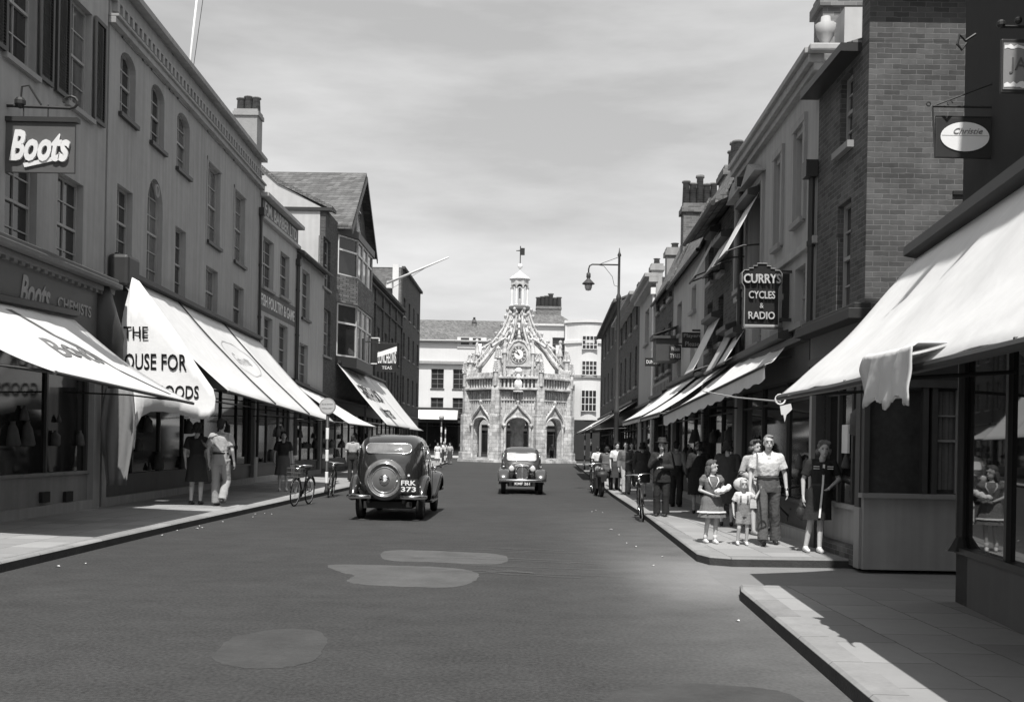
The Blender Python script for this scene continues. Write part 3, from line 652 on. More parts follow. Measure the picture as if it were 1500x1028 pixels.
# --- R5 pale
F5r = rf(983, 1028)
z5r = F5r.at(1022, 374)[1]
W = [F5r.win(1020, 415, 452, 1013), F5r.win(999, 440, 488, 992), F5r.win(1018, 495, 545, 1011), F5r.win(998, 505, 550, 992)]
rr5 = building('low pale rendered building with a heavy gutter, between two brick ones on the right', F5r, z5r, 9, stucco_l, W, shop=3.3, rooftype='pitch', roofm=tile, ridge=2.6, eave=.15, rh=1.1)
chimney(rr5, 1.2, 2.4, 1.2, 2.0, z5r+1.0, z5r+3.3, brick_b, 3, ph=.8, pw_=.16)
m = MB().box(.5, 1.5, -.7, .0, 4.3, 5.0).box(.4, 1.6, -.8, .05, 5.0, 5.08); m.prism([(.4,-.8,5.09),(1.6,-.8,5.09),(1.4,.0,5.4),(.6,.0,5.4)], (0,0,.04)).build('oriel', wood, rr5)
# --- R4 brick
F4r = rf(957, 983)
z4r = F4r.at(980, 420)[1]
W = []
for i in range(3):
    for za, zc in ((4.2, 5.8), (6.6, 8.0)):
        s_ = F4r.L*(i+.5)/3; W.append(dict(s0=s_-.45, s1=s_+.45, z0=za, z1=min(zc, z4r-.2)))
rr4 = building('dark brick building with small paned windows and a pale shop fascia', F4r, z4r, 9, brick_d, W, shop=3.3, rooftype='pitch', ridge=2.6, eave=.12, rh=1.1)
chimney(rr4, F4r.L-1.3, F4r.L-.6, .35, 1.5, z4r, 9.75, brick_b, 5, ph=.85, pw_=.13); chimney(rr4, .2, .8, .3, .95, z4r, 9.1, stucco, 1, ph=.2)
m = MB().box(.2, F4r.L-.2, -.09, -.0, 3.35, 3.95); m.build('name_board', trim, rr4)
m = MB()
for i in range(5): m.box(.35+i*(F4r.L-.6)/5, .2+(i+1)*(F4r.L-.6)/5, -.1, -.09, 3.45, 3.85)
m.build('board_panels', trim_d, rr4)
# --- R3 stucco
F3r = rf(934, 957)
z3r = F3r.at(956, 414)[1]
W = [dict(s0=F3r.L*.45, s1=F3r.L*.45+1, z0=4.6, z1=6.3), F3r.win(951, 450, 500, 945)]
rr3 = building('pale stuccoed building with a bright downpipe, beyond the shutters on the right', F3r, z3r, 9, stucco_l, W[1:], shop=3.3, cornice=[(z3r+.15, .15, .45), (z3r-.0, .2, .28)], cm=stucco_l)
chimney(rr3, .3, .9, .4, .9, z3r, 9.7, stucco, 1, ph=.3); downpipe(rr3, F3r.L-.15, .5, z3r-.4, white_t)
# --- R2, R1 brick
F2r = rf(905, 934); z2r = F2r.at(932, 440)[1]
def grid(F, n, rows):
    W = []
    for i in range(n):
        for za, zc in rows: s_ = F.L*(i+.5)/n; W.append(dict(s0=s_-.5, s1=s_+.5, z0=za, z1=zc))
    return W
rr2 = building('dark brick building with tall white sash windows, behind the street lamp', F2r, z2r, 9, brick_d, grid(F2r, 4, ((4.4, 6.3), (7.2, 9.2))), shop=3.3, cornice=[(z2r+.12, .15, .5), (z2r-.03, .15, .3)], cm=stucco)
F1r = rf(878, 905); z1r = F1r.at(902, 454)[1]
rr1 = building('furthest dark brick building on the right, next to the white bow-fronted one', F1r, z1r, 9, brick_d, grid(F1r, 5, ((4.6, 6.6), (8.0, 9.8))), shop=3.3, cornice=[(z1r+.12, .15, .4)], cm=stucco_d, rooftype='pitch', roofm=slate, ridge=2, eave=.4)
# --- R9 near building
A9 = Vector((4.40, 10.1)); B9 = Vector((3.45, 2.5)); F9 = Fac(A9, B9)
r9 = empty('shop_building', F9.P(0,0,0), F9.rz, 'dark near building at the right edge, with shop glass under the big white awning', 'building')
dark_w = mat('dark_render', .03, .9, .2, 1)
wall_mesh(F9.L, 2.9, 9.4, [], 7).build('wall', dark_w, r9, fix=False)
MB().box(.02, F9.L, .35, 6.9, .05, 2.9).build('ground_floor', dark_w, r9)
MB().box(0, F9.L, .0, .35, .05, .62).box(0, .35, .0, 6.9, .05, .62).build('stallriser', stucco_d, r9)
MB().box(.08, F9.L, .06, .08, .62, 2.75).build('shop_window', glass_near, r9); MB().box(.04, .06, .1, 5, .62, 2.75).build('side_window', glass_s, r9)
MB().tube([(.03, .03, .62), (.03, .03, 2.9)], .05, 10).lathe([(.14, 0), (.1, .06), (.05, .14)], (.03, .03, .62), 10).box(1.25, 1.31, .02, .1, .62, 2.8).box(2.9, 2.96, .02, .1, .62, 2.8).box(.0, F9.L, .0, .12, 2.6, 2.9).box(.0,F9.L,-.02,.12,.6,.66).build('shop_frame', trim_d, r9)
# =================================================================== FAR SQUARE
def far_building(label, x0, x1, Y, z1, m, cols, rows, ww=1.1, roof=None, shopz=3.0, depth=9, name='building', ridge=3, roofm=None, cat='building', cornice=True):
    F = Fac((x0, Y), (x1, Y)); W = []
    for c in cols:
        for za, zc in rows: W.append(dict(s0=c-x0-ww/2, s1=c-x0+ww/2, z0=za, z1=zc))
    return building(label, F, z1, depth, m, W, shop=shopz, rooftype=roof, roofm=roofm, ridge=ridge, cornice=[(z1+.1, .2, .3)] if cornice else None, cm=m, nz=2, sillm=trim_d)
YB = 112.0; pm_ = YB/FOC
def bx_(px): return ray(px, 600).x*YB
def bz_(py): return CAMH + ray(690, py).z*YB
b1 = far_building('white rendered building with a tiled roof and dormer, left behind the market cross', bx_(596), bx_(735), YB, bz_(500), white, [bx_(640), bx_(672)], [(bz_(570), bz_(541)), (bz_(612), bz_(583))], 1.4, 'pitch', 4.4, ridge=2.7, roofm=tile)
l0 = bx_(596)
m = MB().box(bx_(684)-l0-1.2, bx_(684)-l0+2.0, -.1, 2, bz_(510), bz_(494)); m.build('dormer', white, b1)
for k in (0, 1.3): MB().box(bx_(684)-l0-.8+k, bx_(684)-l0+.1+k, -.13, -.1, bz_(505), bz_(495)).build('dormer_window', glass, b1)
chimney(b1, bx_(688)-l0, bx_(693)-l0, 3, 4, bz_(490), bz_(463), brick_b, 1, ph=.3)
MB().box(0, bx_(705)-l0, -.35, -.02, bz_(534), bz_(530)).build('string_course', stucco, b1)
b2 = far_building('white rendered wing with a hipped roof and crowded chimney, right behind the cross', bx_(735), bx_(842), YB, bz_(474), white, [bx_(820)], [(bz_(530), bz_(492)), (bz_(600), bz_(560))], 1.9, None, 4.4)
l0 = bx_(735); ra, rb, rc = bx_(781)-l0, bx_(845)-l0, bx_(812)-l0; zr0, zr1 = bz_(475), bz_(447)
MB().add([(ra-3,.0,zr0),(rb,.0,zr0),(rb,8,zr0),(ra-3,8,zr0),(ra-1,4,zr1),(rc,4,zr1)], [(0,1,5,4),(1,2,5),(2,3,4,5),(3,0,4),(0,3,2,1)]).build('roof', tile, b2)
chimney(b2, bx_(784)-l0, bx_(821)-l0, 3, 4.4, zr0, bz_(441), brick_b, 6, ph=1.3, pw_=.3, pm=stucco_d); chimney(b2, bx_(832)-l0, bx_(846)-l0, 5, 6, zr0, bz_(462), brick_d, 0)
# bow-fronted
b3 = empty('building', (bx_(860), YB-1, 0), 0, 'white bow-fronted building with three sash windows one above another', 'building')
zt = bz_(473); w_ = 2.55
m = MB(); n_ = 12; pts = [(-2.6, 8), (-2.6, 0)] + [(-2.4+4.8*i/n_, -1.1*math.sin(PI*i/n_)) for i in range(n_+1)] + [(2.8, 0), (2.8, 8)]
m.prism([(x, y, 4.4) for x, y in pts], (0, 0, zt-4.4)).build('wall', white, b3)
for zz in (zt+.05, bz_(502), bz_(552)): MB().prism([(x*1.04, y-.16, zz) for x, y in pts], (0, 0, .3)).build('string_course', white if zz > 11 else stucco, b3)
for a, b in ((bz_(511), bz_(492)), (bz_(548), bz_(528)), (bz_(600), bz_(570))):
    m = MB(); g = MB().box(-.8, .8, -1.2, -.9, a, b)
    for i in range(5): x = -.8+1.6*i/4; m.box(x-.035, x+.035, -1.27, -1.2, a, b)
    for j in range(4): z = a+(b-a)*j/3; m.box(-.8, .8, -1.26, -1.21, z-.035, z+.035)
    f = m.build('window', trim_w, b3); g.build('pane', glass, f)
MB().box(-2.6, 2.8, -1.0, 8, .1, 4.4).build('shopfront', trim_d, b3)
# small pale buildings seen through the arches and a shed roof line
b4 = far_building('low pale building glimpsed through the arches of the market cross', -3.5, 6.5, 108, 8, stucco_l, [-1, 2, 4], [(4.5, 6.2)], 1.2, None, 3.6)
# =================================================================== MARKET CROSS
YC = 96.0; XC = ray(757, 660).x*YC
cx_ = empty('market_cross', (XC, YC, 0), 0, 'ornate octagonal stone market cross with clock and lantern, closing the street', 'market cross')
def cz(py): return CAMH + (651.5-py)/FOC*(YC-4.5)
cx_.scale = (.9, .9, 1); AP = 5.25; RV = AP/math.cos(PI/8); Z1 = cz(571); Z2 = cz(549)
def frame(k):      # face k centre direction angle; k=0 faces the camera
    return -PI/2 + k*PI/4
def T(k, t, r, z): a = frame(k); return (math.cos(a)*r - math.sin(a)*t, math.sin(a)*r + math.cos(a)*t, z)
def bxk(m, k, t0, t1, r0, r1, z0, z1):
    v = [T(k, t, r, z) for z in (z0, z1) for t, r in ((t0, r0), (t1, r0), (t1, r1), (t0, r1))]
    m.add(v, [(0,3,2,1),(4,5,6,7),(0,1,5,4),(1,2,6,5),(2,3,7,6),(3,0,4,7)])
hw = AP*math.tan(PI/8)-.42; AW = 1.22
def archz(t):
    sp, ap = 3.15, cz(611)
    u = min(1, abs(t)/AW); return sp + (ap-sp)*math.sqrt(max(0, 1-u**2.2))
def ogee(t, up=.0):
    u = min(1, abs(t)/(AW+.25)); return 3.35+up + (cz(592)-3.35)*(.62*math.sqrt(max(0, 1-u*u)) + .38*(1-u)**2.6)
m = MB()
for k in range(8):
    bxk(m, k, -hw, -AW, AP-.75, AP-.1, 0, Z1); bxk(m, k, AW, hw, AP-.75, AP-.1, 0, Z1)
    n_ = 14
    for i in range(n_):
        t0, t1 = -AW+2*AW*i/n_, -AW+2*AW*(i+1)/n_; za, zb_ = archz(t0), archz(t1)
        for r in (AP-.75, AP-.1): m.poly([T(k,t0,r,za), T(k,t1,r,zb_), T(k,t1,r,Z1), T(k,t0,r,Z1)])
        m.poly([T(k,t0,AP-.75,za), T(k,t1,AP-.75,zb_), T(k,t1,AP-.1,zb_), T(k,t0,AP-.1,za)])
m.build('arcade_wall', stone, cx_, fix=False)
for k in range(8):
    m = MB(); n_ = 20
    m.tube([T(k, -AW-.25+2*(AW+.25)*i/n_, AP, ogee(-AW-.25+2*(AW+.25)*i/n_)) for i in range(n_+1)], .13, 6)
    m.tube([T(k, -AW+2*AW*i/n_, AP-.05, archz(-AW+2*AW*i/n_)+.02) for i in range(n_+1)], .1, 6)
    m.lathe([(.12, 0), (.2, .3), (.06, .5), (.16, .8), (.02, 1.1)], T(k, 0, AP, cz(592)-.05), 8)
    for s_ in (-1, 1): m.tube([T(k, s_*AW*1.02, AP-.02, 0), T(k, s_*AW*1.02, AP-.02, 3.2)], .13, 6); m.ball(T(k, s_*(AW+.1), AP+.02, 3.3), .2, 6)
    m.build('arch_moulding', stone_c, cx_)
    m = MB()
    for i in range(13):      # blind tracery above the arches
        t = -hw+.12 + (2*hw-.24)*i/12
        lo = ogee(t)+.2 if abs(t) < AW+.2 else 4.9
        if lo < Z1-.25: bxk(m, k, t-.045, t+.045, AP-.1, AP+.0, lo, Z1-.1)
    bxk(m, k, -hw, hw, AP-.12, AP+.04, Z1-.95, Z1-.83)
    m.build('blind_tracery', stone_c, cx_)
    m = MB(); bxk(m, k, -hw-.2, hw+.2, AP-.7, AP+.42, Z1, Z1+.2); bxk(m, k, -hw-.2, hw+.2, AP-.6, AP-.42, Z1+.2, Z2-.35); bxk(m, k, -hw-.2, hw+.2, AP-.65, AP+.34, Z2-.35, Z2-.15)
    for i in range(10): t = -hw+2*hw*i/9; bxk(m, k, t-.09, t+.09, AP-.42, AP+.08, Z1+.2, Z2-.35)
    for i in range(9):
        t = -hw + 2*hw*i/8; bxk(m, k, t-.12, t+.12, AP-.2, AP+.12, Z2-.15, Z2+.22)
        pass
    m.build('parapet', stone_c, cx_, bevel=.03)
# niche with bust on the front and back faces
for k in (0, 4):
    m = MB(); zz = (Z1+Z2)/2
    m.lathe([(.5, -.0), (.55, .1), (.5, .14)], T(k, 0, AP+.12, zz-.9), 12).build('niche_base', stone_w, cx_)
    m = MB().ball(T(k, 0, AP+.25, zz+.45), .24, 10, (1, 1, 1.25)).ball(T(k, 0, AP+.2, zz-.2), .42, 10, (1, .6, 1.2)).ball(T(k, 0, AP+.2, zz+1.0), .3, 8, (1.3, .8, 1)); m.build('bust', stone_w, cx_, True)
# piers, pinnacles and flying ribs
def rot(a, r, z, t=0): return (math.cos(a)*r - math.sin(a)*t, math.sin(a)*r + math.cos(a)*t, z)
for k in range(8):
    a = -PI/2 + PI/8 + k*PI/4
    m = MB()
    def bz(t0, t1, r0, r1, z0, z1): m.add([rot(a, r, z, t) for z in (z0, z1) for t, r in ((t0, r0), (t1, r0), (t1, r1), (t0, r1))], [(0,3,2,1),(4,5,6,7),(0,1,5,4),(1,2,6,5),(2,3,7,6),(3,0,4,7)])
    bz(-.58, .58, RV-1.0, RV+.55, 0, .9); bz(-.5, .5, RV-.95, RV+.42, .9, 4.3); bz(-.42, .42, RV-.9, RV+.26, 4.3, Z1+.3); bz(-.36, .36, RV-.85, RV+.14, Z1+.3, Z2+.6)
    m.build('pier', stone, cx_, bevel=.05)
    m = MB(); zt_ = cz(508 + (0 if k % 2 else 8))
    bz2 = [(RV-.35, .34)]
    for rr, hh, w0 in ((RV-.35, zt_, .3), (RV+.2, Z2+1.3, .2), (RV-1.05, zt_-.7, .18)):
        z0_ = Z2+.3 if rr != RV+.2 else Z2-1
        m.lathe([(w0, z0_), (w0, z0_+(hh-z0_)*.5), (w0*1.45, z0_+(hh-z0_)*.54), (w0*.95, z0_+(hh-z0_)*.62), (w0*.25, hh-.25), (w0*.7, hh-.15), (.03, hh+.1)], (math.cos(a)*rr, math.sin(a)*rr, 0), 6)
        for j in range(5):
            f_ = .62+.08*j; zc_ = z0_+(hh-z0_)*f_; ww = w0*(1-(f_-.6)*2)+.05
            for q_ in range(4): m.ball((math.cos(a)*rr+ww*math.cos(q_*PI/2), math.sin(a)*rr+ww*math.sin(q_*PI/2), zc_), .09, 5)
    m.build('pinnacle', stone_c, cx_)
    m = MB(); P0, P1 = Vector((RV-.6, Z2+.2)), Vector((.85, cz(452)))
    ctl = [(5.0,Z2+.45),(4.25,Z2+1.1),(3.5,Z2+1.9),(2.85,Z2+2.7),(2.1,Z2+3.5),(1.4,Z2+4.4),(1.0,Z2+5.5),(.85,cz(452))]; pts = []
    for i in range(17):
        t = i/16*(len(ctl)-1); q = min(int(t), len(ctl)-2); pts.append(Vector(ctl[q]).lerp(Vector(ctl[q+1]), t-q))
    pts = [pts[0]] + [(pts[i-1]+pts[i]*2+pts[i+1])/4 for i in range(1, 16)] + [pts[16]]
    for off, rr in ((0, .19), (.40, .10)):
        m.tube([rot(a, p.x+off*.55, p.y+off) for p in pts], rr, 7)
    for i in range(1, 16, 2): p = pts[i]; m.ball(rot(a, p.x+.42, p.y+.62), .17, 6); 
    for i in range(0, 16, 2): p = pts[i]; m.tube([rot(a, p.x, p.y), rot(a, p.x+.22, p.y+.42)], .09, 5)
    m.build('flying_rib', stone_c, cx_)
# clock gables
for k in (0, 2, 4, 6):
    g = MB(); zc = cz(518); r0 = AP-.9
    outline = [(-1.15, Z2+.1), (1.15, Z2+.1), (1.15, zc-.9), (1.05, zc+.4), (.55, zc+1.1), (0, cz(497)), (-.55, zc+1.1), (-1.05, zc+.4), (-1.15, zc-.9)]
    n_ = len(outline); g.add([T(k, t, r0-.5, z) for t, z in outline] + [T(k, t, r0, z) for t, z in outline], [tuple(range(n_)), tuple(range(n_, 2*n_))[::-1]] + [(i, (i+1) % n_, n_+(i+1) % n_, n_+i) for i in range(n_)])
    gg = g.build('clock_gable', stone_c, cx_)
    e_ = MB()
    e_.tube([T(k, t, r0, z) for t, z in outline[2:]], .12, 6); bxk(e_, k, -1.25, 1.25, r0-.3, r0+.14, zc-1.1, zc-.92)
    e_.ball(T(k, 0, r0, cz(497)+.25), .2, 8)
    for s_ in (-1, 1): e_.lathe([(.2, Z2), (.2, zc), (.3, zc+.1), (.05, zc+1.3)], T(k, s_*1.4, r0-.1, 0), 6); e_.ball(T(k, s_*.85, r0, zc+.95), .14, 6)
    e_.build('gable_moulding', stone_c, cx_)
    def disc(m_, r_out, r_in, off, n=28):
        v = [T(k, r_out*math.cos(2*PI*i/n), r0+off, zc+r_out*math.sin(2*PI*i/n)) for i in range(n)] + [T(k, r_out*math.cos(2*PI*i/n), r0, zc+r_out*math.sin(2*PI*i/n)) for i in range(n)]
        m_.add(v, [tuple(range(n)), tuple(range(n, 2*n))[::-1]] + [(i, (i+1) % n, n+(i+1) % n, n+i) for i in range(n)])
    c1 = MB(); disc(c1, .84, 0, .1); ck = c1.build('clock', stone_c, cx_)
    c1 = MB(); disc(c1, .74, 0, .13); c1.build('chapter_ring', mat('clock_ring', .12, .6, .2, 4), ck)
    c1 = MB(); disc(c1, .45, 0, .15); c1.build('dial', white_t, ck)
    c1 = MB()
    for i in range(12):
        an = i*PI/6; c1.add([T(k, math.sin(an)*q+math.cos(an)*w__, r0+.155, zc+math.cos(an)*q-math.sin(an)*w__) for q, w__ in ((.5, -.03), (.5, .03), (.7, .03), (.7, -.03))], [(0,1,2,3)])
    c1.build('numerals', white_t, ck)
    c1 = MB()
    for an, ln in ((math.radians(-62), .62), (math.radians(-30), .42)): c1.add([T(k, math.sin(an)*q+math.cos(an)*w__, r0+.175, zc+math.cos(an)*q-math.sin(an)*w__) for q, w__ in ((-.1, -.05), (-.1, .05), (ln, .02), (ln, -.02))], [(0,1,2,3)])
    c1.build('clock_hand', black_t, ck)
for k in range(8):
    m = MB(); a = frame(k); cc = [(3.9, cz(505)), (3.0, cz(497)), (2.1, cz(490)), (1.4, cz(478)), (1.0, cz(466)), (.85, cz(452))]
    m.tube([rot(a, x, z) for x, z in cc], [.16, .15, .14, .13, .12, .1], 6)
    for x, z in cc[:-1]: m.ball(rot(a, x+.12, z+.28), .15, 6)
    m.build('inner_rib', stone_c, cx_)
# core, vault, steps, central pier
MB().lathe([(5.9, 0), (5.9, .0), (6.55, .0), (6.55, .22), (6.2, .22), (6.2, .4), (5.0, .4), (.1, .4)], (0,0,.0), 8, a0=PI/8).build('steps', stone, cx_)
MB().lathe([(.75, .3), (.7, 3), (1.4, 5), (3.4, 6.6), (AP-.7, Z1), (AP-.7, Z1+.3), (3.4, Z1+.9), (1.3, Z2+.9), (.55, Z2+2.2), (.5, cz(470)), (.6, cz(450))], (0,0,0), 8, a0=PI/8).build('vault', stone_c, cx_)
m = MB()
for i in range(8):
    a = i*PI/4+PI/8
    m.lathe([(.2, cz(480)), (.24, cz(462)), (.12, cz(455)), (.26, cz(450)), (.04, cz(442))], (math.cos(a)*.95, math.sin(a)*.95, 0), 6)
    for q in range(5): m.ball((math.cos(a+.15*q)*(1.15-.05*q), math.sin(a+.15*q)*(1.15-.05*q), cz(484-8*q)), .16, 5)
m.build('neck_carving', stone_c, cx_)
MB().lathe([(.9, cz(449)), (1.15, cz(444)), (1.2, cz(440)), (.95, cz(438))], (0,0,0), 8, a0=PI/8).build('lantern_base', mat('weathered_stone', .16, .9, .3, 2), cx_, bevel=.02)
for i in range(8):
    a = i*PI/4+PI/8; MB().lathe([(.17, cz(438)), (.13, cz(436)), (.12, cz(413)), (.2, cz(411))], (math.cos(a)*.86, math.sin(a)*.86, 0), 8).build('lantern_column', stone_w, cx_)
MB().lathe([(.12, cz(438)), (.12, cz(410))], (0,0,0), 8).build('lantern_core', stone_c, cx_)
m = MB()
for i in range(8):
    a0_, a1_ = i*PI/4+PI/8, (i+1)*PI/4+PI/8; n_ = 8; R0 = .98
    p0, p1 = Vector((math.cos(a0_)*R0, math.sin(a0_)*R0)), Vector((math.cos(a1_)*R0, math.sin(a1_)*R0))
    for j in range(n_):
        ta, tb = j/n_, (j+1)/n_; A_, B_ = p0.lerp(p1, ta), p0.lerp(p1, tb)
        f_ = lambda t: cz(412)+ (cz(406)-cz(412))*math.sin(PI*t)**.6
        m.poly([(A_.x, A_.y, f_(ta)), (B_.x, B_.y, f_(tb)), (B_.x, B_.y, cz(398)), (A_.x, A_.y, cz(398))]); m.poly([(A_.x*.8, A_.y*.8, f_(ta)), (B_.x*.8, B_.y*.8, f_(tb)), (B_.x, B_.y, f_(tb)), (A_.x, A_.y, f_(ta))])
m.build('lantern_arches', stone_c, cx_, fix=False)
MB().lathe([(.9, cz(399)), (1.08, cz(398)), (1.08, cz(396)), (.95, cz(395)), (.9, cz(394)), (.6, cz(391)), (.25, cz(387)), (.08, cz(385)), (.07, cz(381))], (0,0,0), 20).build('dome', stone_w, cx_, True)
MB().ball((0, 0, cz(377)), .26, 12).build('ball_finial', stone_w, cx_, True)
vn = MB().tube([(0,0,cz(374)), (0,0,cz(346))], .05, 6).build('weathervane', iron, cx_); MB().box(0.02, .45, -.015, .015, cz(360), cz(349)).add([(-.5, 0, cz(353)), (0, 0, cz(352)), (0, .02, cz(354))], [(0,1,2)]).box(-.45, 0, -.02, .02, cz(353.8), cz(353)).build('vane_flag', iron, vn)
# =================================================================== AWNINGS
def awning(F, s0, s1, zt, zb, pr, label, m=canvas, nseg=1, sag=.10, gap=.04, box=trim_d, arms=True, group='shop awnings', lift=0, y0=.0, texts=(), zb2=None, zt2=None, pr2=None, wrinkle=.015, seed=1, name='awning', val=0.0):
    """zb2/zt2/pr2: values at the s1 end."""
    zb2 = zb if zb2 is None else zb2; zt2 = zt if zt2 is None else zt2; pr2 = pr if pr2 is None else pr2
    root = empty(name, F.P(s0, -y0, 0), F.rz, label, 'awning', group); L = s1-s0; random.seed(seed)
    ph = [random.uniform(0, 6) for _ in range(6)]
    def pt(u, t, dz=0):
        zt_, zb_, p_ = zt+(zt2-zt)*u, zb+(zb2-zb)*u, pr+(pr2-pr)*u
        w_ = wrinkle*(math.sin(9*u*L*.7+ph[0]+3*t)+.6*math.sin(23*u+ph[1]-5*t)+.5*math.sin(4*t*3+ph[2]+u*L*2))*math.sin(PI*min(1, t*1.2))
        return Vector((u*L, -.02-p_*t, zt_+(zb_-zt_)*t - sag*math.sin(PI*t)*(.7+.3*math.sin(u*L*1.3+ph[3])) + w_ + dz))
    for k in range(nseg):
        ua, ub = k/nseg + (gap/L if k else 0), (k+1)/nseg; nx, ny = max(6, int((ub-ua)*L*3)), 12; rings = []
        vs = []; fs = []
        for dz in (0, -.012):
            for j in range(ny+1):
                for i in range(nx+1): vs.append(pt(ua+(ub-ua)*i/nx, j/ny, dz))
        N_ = (nx+1)*(ny+1)
        for j in range(ny):
            for i in range(nx):
                a = j*(nx+1)+i; fs += [(a, a+1, a+nx+2, a+nx+1), (N_+a, N_+a+nx+1, N_+a+nx+2, N_+a+1)]
        for i in range(nx): a = ny*(nx+1)+i; fs.append((a, a+1, N_+a+1, N_+a))
        for j in range(ny): a = j*(nx+1); fs.append((a, a+nx+1, N_+a+nx+1, N_+a)); a += nx; fs.append((a, a+nx+1, N_+a+nx+1, N_+a))
        mb = MB().add(vs, fs)
        if val:
            n2 = nx*3; v1 = [pt(ua+(ub-ua)*i/n2, 1) for i in range(n2+1)]; v2 = [p + Vector((0, .01, -val*(.8+.2*abs(math.sin(i*.9))))) for i, p in enumerate(v1)]
            mb.add(v1+v2, [(i, i+1, n2+2+i, n2+1+i) for i in range(n2)])
        cv = mb.build('canvas', m, root, True)
        if k and nseg > 1: MB().tube([pt(ua-gap/2/L, t/8, .02) for t in range(9)], .018, 5).build('guide_strap', trim_d, root)
    MB().tube([pt(0, 1, -.02), pt(1, 1, -.02)], .028, 6).build('front_rail', trim_d, root)
    MB().prism([(0, -.02, zt-.1), (0, -.26, zt-.06), (0, -.26, zt+.04), (0, -.02, zt+.12)], (L, 0, zt2-zt)).build('roller_box', box, root)
    if arms:
        for u in ([.01, .99] if nseg < 3 else [.01, .33, .66, .99]):
            p = pt(u, 1); MB().tube([(p.x, .0, p.z+.15), (p.x, p.y*.5, p.z+.12), tuple(p)], .018, 6).build('arm', iron, root)
    for (tx, u, t, wd, ht, tm, kw) in texts:
        ln = (pt(u, 0)-pt(u, 1)).length; o_ = text(tx, wd, ht, tm, root, (0, 0, 0), (0, 0, 0), ext=.002, **kw)
        conform(o_, lambda c: pt(u + c.x/L, t - c.y/ln, .012 + c.z))
    root['x'] = 0; del root['x']
    return root, pt
# chemist's awning
sA = 13.7-4.0; sB = F1.L-.2
aw1, pt1 = awning(F1, sA, sB-1.55, 3.72, 2.45, 2.45, "stained white awning with script lettering and a dark stripe over the chemist's window", zt2=3.95, zb2=2.28, sag=.16, seed=2, texts=[('Boots', .55, .52, 1.7, .62, mat('faded_print', .16, .9, .3, 5), dict(shear=.35, bold=.02))])
aw1.name = 'awning'
m = MB()
for i in range(8):
    t0, t1 = .12+.80*i/8, .12+.80*(i+1)/8; u0, u1 = .50+.36*i/8, .50+.36*(i+1)/8
    m.poly([pt1(u0, t0, .012), pt1(u0+.035, t0, .012), pt1(u1+.035, t1, .012), pt1(u1, t1, .012)])
m.build('dark_stripe', mat('stripe_grey', .13, .9, .3, 4), aw1)
# lettered awning of the grey building
za = F2.at(195, 408)[1]
aw2, pt2 = awning(F2, .15, F2.L-.4, za, 2.62, 2.55, 'long white awning in three canvases along the grey stuccoed building, with an oval mark', nseg=3, sag=.22, zt2=F2.at(385, 500)[1], zb2=2.25, pr2=2.75, seed=5)
m = MB(); uo, to = .52, .42
for q in range(40):
    a, b = 2*PI*q/40, 2*PI*(q+1)/40
    m.poly([pt2(uo+.105*math.cos(x)*k, to+.17*math.sin(x)*k, .012) for x, k in ((a, 1), (b, 1), (b, .95), (a, .95))])
m.build('oval_mark', mat('faint_print', .38, .9, .2, 5), aw2)
o_ = text('Gowns', 1.6, .4, MATS['faint_print'], aw2, (0,0,0), (0,0,0), shear=.3, ext=.002); L2_ = F2.L-.55; conform(o_, lambda c: pt2(uo + c.x/L2_, to - c.y/3.7, .012 + c.z))
# its end panel: hangs in the plane across the pavement, facing the camera
YP = F2.P(.1, 0, 0).y
pn = empty('awning_side_panel', (F2.P(.1,0,0).x, YP, 0), 0, 'white lettered side curtain closing the near end of the long awning, drooping to the pavement', 'curtain')
ox = F2.P(.1,0,0).x
def px2(px, py): v = AY(px, py, YP); return (v.x-ox, v.z)
ol = [(193,406),(204,412),(230,447),(262,492),(290,537),(313,570),(316,585),(314,604),(305,613),(290,614),(262,607),(240,603),(222,603),(208,610),(199,625),(197,645),(196,659),(189,650),(187,628),(180,598),(174,560),(166,545),(172,505),(181,455)]
o2 = [px2(*q) for q in ol]
bm_ = bmesh.new(); vs = [bm_.verts.new((x, 0, z)) for x, z in o2]; f = bm_.faces.new(vs); bmesh.ops.triangulate(bm_, faces=[f]); bmesh.ops.subdivide_edges(bm_, edges=bm_.edges, cuts=3, use_grid_fill=True)
for v in bm_.verts: v.co.y += .03*math.sin(v.co.x*5)+.02*math.sin(v.co.z*4+v.co.x*2)
me = bpy.data.meshes.new('panel'); bm_.to_mesh(me); bm_.free()
o = link('canvas', me, canvas_w, pn, True); so_ = o.modifiers.new('s', 'SOLIDIFY'); so_.thickness = .012
for tx, (x0, x1, y0, y1) in (('THE', (181, 219, 479, 496)), ('HOUSE FOR', (168, 274, 519, 541)), ('GOODS', (228, 292, 565, 583))):
    a, b = px2(x0, y1), px2(x1, y0); text(tx, b[0]-a[0], b[1]-a[1], black_t, pn, (0, 0, 0), (0, 0, 0), bold=.012, ext=.001); cx__, cz__ = (a[0]+b[0])/2, (a[1]+b[1])/2; conform(pn.children[-1] if 0 else [c for c in C.objects if c.parent == pn][-1], lambda c: Vector((c.x+cx__, .03*math.sin((c.x+cx__)*5)+.02*math.sin((c.y+cz__)*4+(c.x+cx__)*2)-.035, c.y+cz__)))
cd = MB(); rings = []
for i in range(13):
    z = 2.6 - 2.0*i/12; wd = .26 + .07*math.sin(i*.35); rings.append([(.42+wd*math.cos(2*PI*j/24)*(1+.08*math.sin(j*2.1)), .55+.10*math.sin(2*PI*j/24)+.05*math.sin(j*1.7+i*.3), z) for j in range(24)])
cdr = empty('hanging_curtain', (ox, YP-.9, 0), 0, 'bunched grey canvas curtain hanging behind the chemist\'s awning near the wall', 'curtain')
cd.loft(rings).build('cloth', canvas_d, cdr, True)
